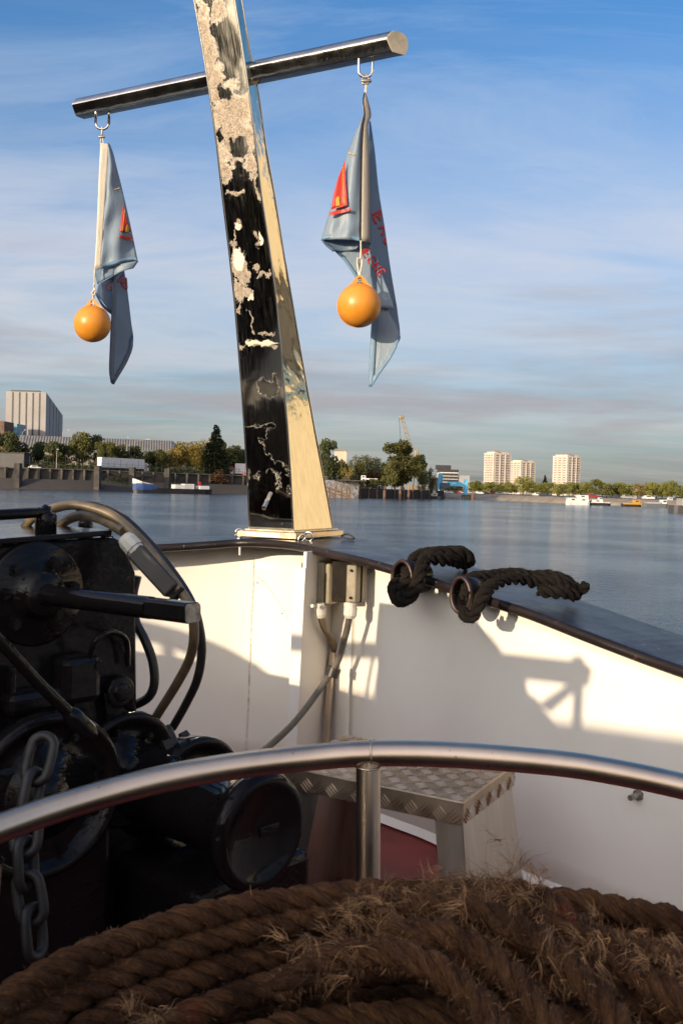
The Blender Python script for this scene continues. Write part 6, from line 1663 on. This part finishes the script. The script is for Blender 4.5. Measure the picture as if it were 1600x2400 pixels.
gd = 395; gn = thing('blue_gantry', V(*P(*B2(630,330),gd).xy,WATER_Z), 'light blue steel gantry crane standing over the far shore', 'gantry crane')
def gbar(p, q, r, nm): mb = MB(); mb.box((p+q)/2, ((q-p).length, r, r), ((q-p).normalized(), V(0,1,0), (q-p).normalized().cross(V(0,1,0)))); mb.build(nm, M_gb, gn)
def vt(zx, z0, z1, r, nm, dd=gd): p = P(*B2(zx, z0), dd); q = P(*B2(zx, z1), dd); gbar(p, V(p.x, p.y, q.z), r, nm)
vt(682,300,383,1.4,'leg'); vt(573,280,345,1.0,'leg'); vt(583,280,345,1.0,'leg',gd+6); vt(676,318,370,.7,'leg',gd+6)
gbar(P(*B2(602,322),gd), P(*B2(683,324),gd), 1.5, 'beam'); gbar(P(*B2(605,314),gd), P(*B2(660,316),gd), .6, 'walkway'); gbar(P(*B2(572,281),gd), P(*B2(585,281),gd), .8, 'cross_beam')
for k in range(8): gbar(P(*B2(606+k*7,314),gd), P(*B2(610+k*7,322),gd), .25, 'brace')
mb = MB(); mb.box(P(*B2(594,328),gd), (4,3,2.2), bev=.2); mb.build('cabin', mat('dark_blue_paint', (.04,.08,.15)), gn)
mb = MB(); mb.box(V(*P(*B2(683,380),gd).xy,WATER_Z+.9), (3.5,3.5,2.4), bev=.2); mb.build('footing', M_bk, gn)
# dark work boat moored beside
def boat(name, label, x0, x1, yw, hull, wd, m, cat='boat', group='boats moored along the far bank', sup=()):
    a, b = W(x0,yw), W(x1,yw+.028*(x1-x0)); d = (b-a).normalized(); n = V(-d.y,d.x,0); ln = (b-a).length; K_ = .52
    hull = [(f_, h_*K_, w__) for f_, h_, w__ in hull]; sup = [(nm_, f0_, f1_, z0_*K_, z1_*K_, m_, wf_) for nm_, f0_, f1_, z0_, z1_, m_, wf_ in sup]; wd *= .7
    t = thing(name, a.lerp(b,.5), label, cat, group)
    hullmesh(a, d, n, ln, wd, hull, m, 'hull', t)
    for (nm, f0, f1, z0, z1, mm, wf) in sup:
        c = a+d*ln*(f0+f1)/2; mb = MB(); mb.box(c+Z*((z0+z1)/2), (ln*(f1-f0), wd*wf, z1-z0), (d, n, Z), bev=.12); o = mb.build(nm, mm, t)
        if nm in ('cabin', 'upper_cabin', 'wheelhouse'):
            k = max(1, int(ln*(f1-f0)/2.4))
            for i in range(k):
                cc = a+d*ln*(f0+(f1-f0)*(i+.5)/k); mb = MB(); mb.box(cc-n*(wd*wf/2+.03)+Z*(z0+(z1-z0)*.6), (1.0,.1,(z1-z0)*.35), (d, n, Z)); mb.build('window', M_ribd, o)
    return t
boat('work_boat', 'dark work boat moored between the huge tree and the blue gantry', 998, 1042, 1169.0, [(0,2.6,.5),(.15,2.2,1),(.8,2.2,1),(1,3.0,.4)], 5, M_bk, sup=(('cabin',.25,.6,2.1,4.6,M_gry,.7),('wheelhouse',.35,.5,4.6,6.4,M_bw,.6)))
boat('houseboat', 'white two storey houseboat on the far bank', 1325, 1378, 1182.5, [(0,2.4,.4),(.1,2.0,1),(.9,2.0,1),(1,2.2,.8)], 5, M_bw, sup=(('cabin',.04,.96,1.9,4.2,M_bw,.85),('upper_cabin',.45,.95,4.2,6.2,M_bw,.75),('awning',.0,.42,4.6,4.75,M_bw,.9)))
boat('river_boat', 'low white and black river boat right of the houseboat', 1380, 1428, 1184.0, [(0,2.6,.3),(.1,2.0,1),(.85,1.6,1),(1,2.2,.5)], 4.5, M_bk, sup=(('cabin',.1,.62,1.7,3.6,M_bw,.7),('wheelhouse',.42,.6,3.6,5.0,M_bw,.6),('deck_edge',.02,.97,1.5,2.05,M_bw,1.0)))
boat('yellow_boat', 'bright yellow boat with dark hull line on the far bank', 1455, 1500, 1186.5, [(0,1.9,.3),(.12,1.7,1),(.85,1.9,1),(1,2.6,.5)], 4, M_bk, sup=(('deck_edge',.05,1.0,1.2,2.2,mat('yellow_boat_paint', (.45,.26,.04)),1.02),('cabin',.58,.95,2.2,4.2,bpy.data.materials['yellow_boat_paint'],.7)))
boat('grey_barge', 'long grey river barge right of the yellow boat', 1505, 1560, 1188.5, [(0,2.9,.3),(.08,2.3,1),(.9,2.3,1),(1,2.6,.8)], 5.5, mat('grey_hull', (.12,.13,.14)), sup=(('hatch_cover',.12,.7,2.2,3.2,M_gry,.8),('cabin',.76,.96,2.3,4.8,M_bw,.8)))
boat('white_cruiser', 'white cabin boat left of the dark hull at the right edge', 1548, 1584, 1187.5, [(0,2.6,.2),(.2,2.2,1),(.9,1.8,1),(1,1.8,.9)], 4, M_bw, sup=(('cabin',.3,.9,2.0,4.6,M_bw,.75),('wheelhouse',.4,.7,4.6,6.2,M_bw,.6)))
boat('dark_barge', 'dark barge with red mark cut off by the right edge of the picture', 1571, 1760, 1201.5, [(0,3.2,.8),(.04,3.0,1),(.95,3.0,1),(1,3.0,.9)], 7, mat('dark_barge_hull', (.07,.07,.075)), sup=(('cabin',.10,.9,3.0,6.2,M_gry,.8),('roof',.08,.92,6.2,6.6,M_bk,.9)))
p = W(1589,1201.5); mb = MB(); mb.lathe(V(p.x,p.y-.2,WATER_Z+1.7), V(0,-1,0), [(0,.75),(.1,.75),(.12,.4)], 16); tag(mb.build('life_ring', M_vr), 'small red ring on the dark barge at the right edge', 'life ring')

# ---- tower blocks on the skyline
def tower(zx0, zxm, zx1, zy0, d, label, floors, shade_frac=.5):
    x0, y0 = B2(zx0, zy0); xm, _ = B2(zxm, zy0); x1, _ = B2(zx1, zy0)
    a = P(x0, y0+2, d+8); b = P(xm, y0+2, d); c = P(x1, y0+2, d+10); zt = b.z; z0 = RIGHTZ
    A_, B_, C__ = V(a.x,a.y,z0), V(b.x,b.y,z0), V(c.x,c.y,z0); D__ = A_+(C__-B_)
    t = thing('tower_block', B_, label, 'tower block', 'three pale tower blocks on the skyline')
    mb = MB(); mb.prism([A_, B_, C__, D__], Z*(zt-z0)); mb.build('wall', M_flat, t)
    mb = MB(); ctr = (A_+C__)/2; mb.prism([ctr+(q-ctr)*.82+Z*(zt-z0) for q in (A_,B_,C__,D__)], Z*2.2); mb.build('roof_storey', M_flat, t)
    for k in range(5):
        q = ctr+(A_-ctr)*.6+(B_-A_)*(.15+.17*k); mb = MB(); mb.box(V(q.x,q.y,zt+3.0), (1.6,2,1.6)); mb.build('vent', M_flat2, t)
    mb = MB(); mb.prism([ctr+(q-ctr)*1.03+Z*(zt-z0-.2) for q in (A_,B_,C__,D__)], Z*.9); mb.build('parapet', M_flat, t)
    # vertical window columns, every window its own part; a sheet of balconies between
    H = zt-z0; fl_h = H/floors; top_f = floors
    budget = 96; done = 0
    cols = [(A_,B_,.18),(A_,B_,.50),(A_,B_,.82),(B_,C__,.22),(B_,C__,.52),(B_,C__,.82)]
    for (p, q, f) in cols:
        dv = (q-p).normalized(); nv = V(dv.y,-dv.x,0).normalized(); ww = (q-p).length*.14
        for j in range(16):
            if done >= budget: break
            zz_ = zt-fl_h*(j+.62); 
            if zz_ < z0+3: break
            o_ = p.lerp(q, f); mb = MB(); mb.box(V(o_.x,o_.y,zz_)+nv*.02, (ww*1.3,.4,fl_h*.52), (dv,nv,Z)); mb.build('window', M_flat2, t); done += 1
    for (p, q, f) in ((A_,B_,.34),(A_,B_,.66),(B_,C__,.37),(B_,C__,.67)):
        dv = (q-p).normalized(); nv = V(dv.y,-dv.x,0).normalized(); o_ = p.lerp(q, f)
        mb = MB(); mb.box(V(o_.x,o_.y,(z0+zt)/2)+nv*.3, ((q-p).length*.05,.9,H*.97), (dv,nv,Z)); mb.build('pilaster', M_flat, t)
    return t
tower(757,795,867,194,1010,'leftmost pale tower block, tallest of the three',16)
tower(863,905,966,228,1130,'middle pale tower block, lower and set close beside the left tower',15)
tower(1037,1095,1150,206,1060,'right hand pale tower block standing apart behind the plane trees',16)
# ---- plane trees along the far bank
rowx = [(598,322),(612,325),(625,322),(640,324),(656,325),(700,312),(712,318),(726,316),(742,318),(757,320),(772,320),(788,320),(806,322),(823,320),(840,322),(858,320),(874,322),(890,325),(950,318),(965,322),(985,322),(1002,322),(1020,322),(1040,322),(1060,322),(1082,320),(1102,320),(1120,322),(1140,318),(1160,322),(1178,320),(1240,322),(1258,320),(1278,322),(1296,322),(1316,322),(1334,324),(1352,325),(1432,320),(1448,322),(1462,320),(1485,318),(1506,318),(1525,316),(1545,325),(1562,332)]
ORD = 'first second third fourth fifth sixth seventh eighth ninth tenth eleventh twelfth thirteenth fourteenth fifteenth'.split()
def plab(i):
    if i < 5: return '%s plane tree from the left behind the blue gantry' % ORD[i]
    if i < 18: return 'plane tree in the row, %s to the right of the blue gantry' % ORD[i-5]
    if i < 31: return 'plane tree in the row, %s to the right of the dark conifer' % ORD[i-18]
    if i < 38: return 'plane tree, %s to the right of the large dome shaped tree' % ORD[i-31]
    return 'plane tree, %s to the right of the pavilion' % ORD[i-38]
for i, (zx, zy) in enumerate(rowx):
    s = 1.10+.012*(i % 3)
    tree('plane', *B2(zx, zy-8), 0, s, RIGHTZ, 'plane_tree', plab(i), 'row of plane trees on the far bank', 1.15, qr)
for zx, zy, k, wr, lab in ((925,290,'plane',1.3,'large green tree standing out of the row between the middle and right towers'),(1215,300,'plane',1.2,'large dome shaped tree in the row right of the right tower'),(1270,312,'mid',1.1,'darker tree rising behind the row, left of the pavilion'),(1385,306,'yellow',1.2,'orange tinted tree behind the pavilion'),(1068,345,'mid',1.3,'dark low willow hanging over the bank left of the houseboat')):
    rtree(k, zx, zy, 1.09 if zy < 340 else 1.03, 'broadleaf_tree', lab, None, wr, RIGHTZ)
x, y = B2(1012,285); tree('conifer', x, y, 0, 1.5, RIGHTZ, 'conifer_tree', 'single dark conifer between the middle and right towers', None, 1.1, qr)
# promenade details and pavilion
x0, y0 = B2(1362,331); x1, _ = B2(1412,331)
simple_building('pavilion', 'small flat roofed pavilion with dark windows among the plane trees', x0, x1, y0, 380, RIGHTZ, 8, M_gry, M_brown, (7,1,1.0,1.2), roofh=.5)
x0, y0 = B2(560,298); 
simple_building('dark_hut', 'dark hut with reddish roof under the single poplar', B2(543,300)[0], B2(570,300)[0], y0, 420, RIGHTZ, 8, M_shed, M_brown, (3,1,1.0,1.0))
rngp = random.Random(3)
prom = ['white','dark','red','silver']
cars_m = [M_vw, M_vd, M_vr, M_gry]
for i, zx in enumerate((612,622,640,700,735,760,792,820,985,1010,1200,1340,1430,1300)):
    x, y = B2(zx, 352); p = at(x, 1.085, qr)+Z*RIGHTZ; m = cars_m[i % 4]
    t = thing('parked_car', p, '%s car parked under the plane trees, %s' % (prom[i % 4], ['left of the gantry','behind the gantry','under the gantry beam','right of the gantry','below the left tower','left of the leftmost tower foot','under the left tower','below the gap of the two left towers','left of the right tower','beside the conifer','right of the right tower','left of the pavilion','right of the pavilion','above the river boat'][i]), 'car', 'cars parked along the far bank')
    L_ = 4.2; q = lambda f, z: p+V((f-.5)*L_, -.85, z)
    mb = MB(); mb.prism([q(0,.3),q(1,.3),q(1,.75),q(.8,.9),q(.66,1.45),q(.25,1.45),q(.06,.95),q(0,.85)], V(0,1.7,0)); mb.build('body', m, t)
    mb = MB(); mb.prism([q(.26,.92)+V(0,-.02,0),q(.74,.92)+V(0,-.02,0),q(.63,1.36)+V(0,-.02,0),q(.29,1.36)+V(0,-.02,0)], V(0,.01,0)); mb.build('side_window', M_glass, t)
# unseen beige block added to starboard for the bands mirrored in the mast
bq = thing('reflected_block', V(22,15,WATER_Z), 'added beige block beyond the starboard side, stacked in bands for the mast reflection', 'warehouse')
qa, qb = V(15,25,0), V(30,3,0); qn = V(qb.y-qa.y, -(qb.x-qa.x), 0).normalized()
if qn.x < 0: qn = -qn
qd = (qb-qa).normalized()
def qbox(z0, z1, o0, o1, nm, m):
    mb = MB(); mb.prism([V((qa+qn*o0).x,(qa+qn*o0).y,z0), V((qb+qn*o0).x,(qb+qn*o0).y,z0), V((qb+qn*o1).x,(qb+qn*o1).y,z0), V((qa+qn*o1).x,(qa+qn*o1).y,z0)], Z*(z1-z0)); mb.build(nm, m, bq)
qbox(WATER_Z-1, 2.3, 0, 8, 'reflected_lower', M_beige); qbox(4.2, 7.2, 1.5, 9, 'reflected_dark_band', M_shed); qbox(7.2, 10.8, 0, 9, 'reflected_upper', M_beige)  # beige and dark bands stacked to be mirrored in the mast
for k in range(7):
    c = qa+qd*(1+k*4)+qn*3; mb = MB(); mb.box(V(c.x,c.y,3.35), (.5,.5,2.1), (qd,qn,Z)); mb.build('column', M_beige, bq)
clump('hedge', L_mid, [qa+qn*1.0+Z*2.3, qb+qn*1.0+Z*2.3], .9, .6, 2600, .14, 'added green leaf strip on the beige block, for the mast reflection', 'hedge', 9)  # unseen green strip added as one more mirrored band
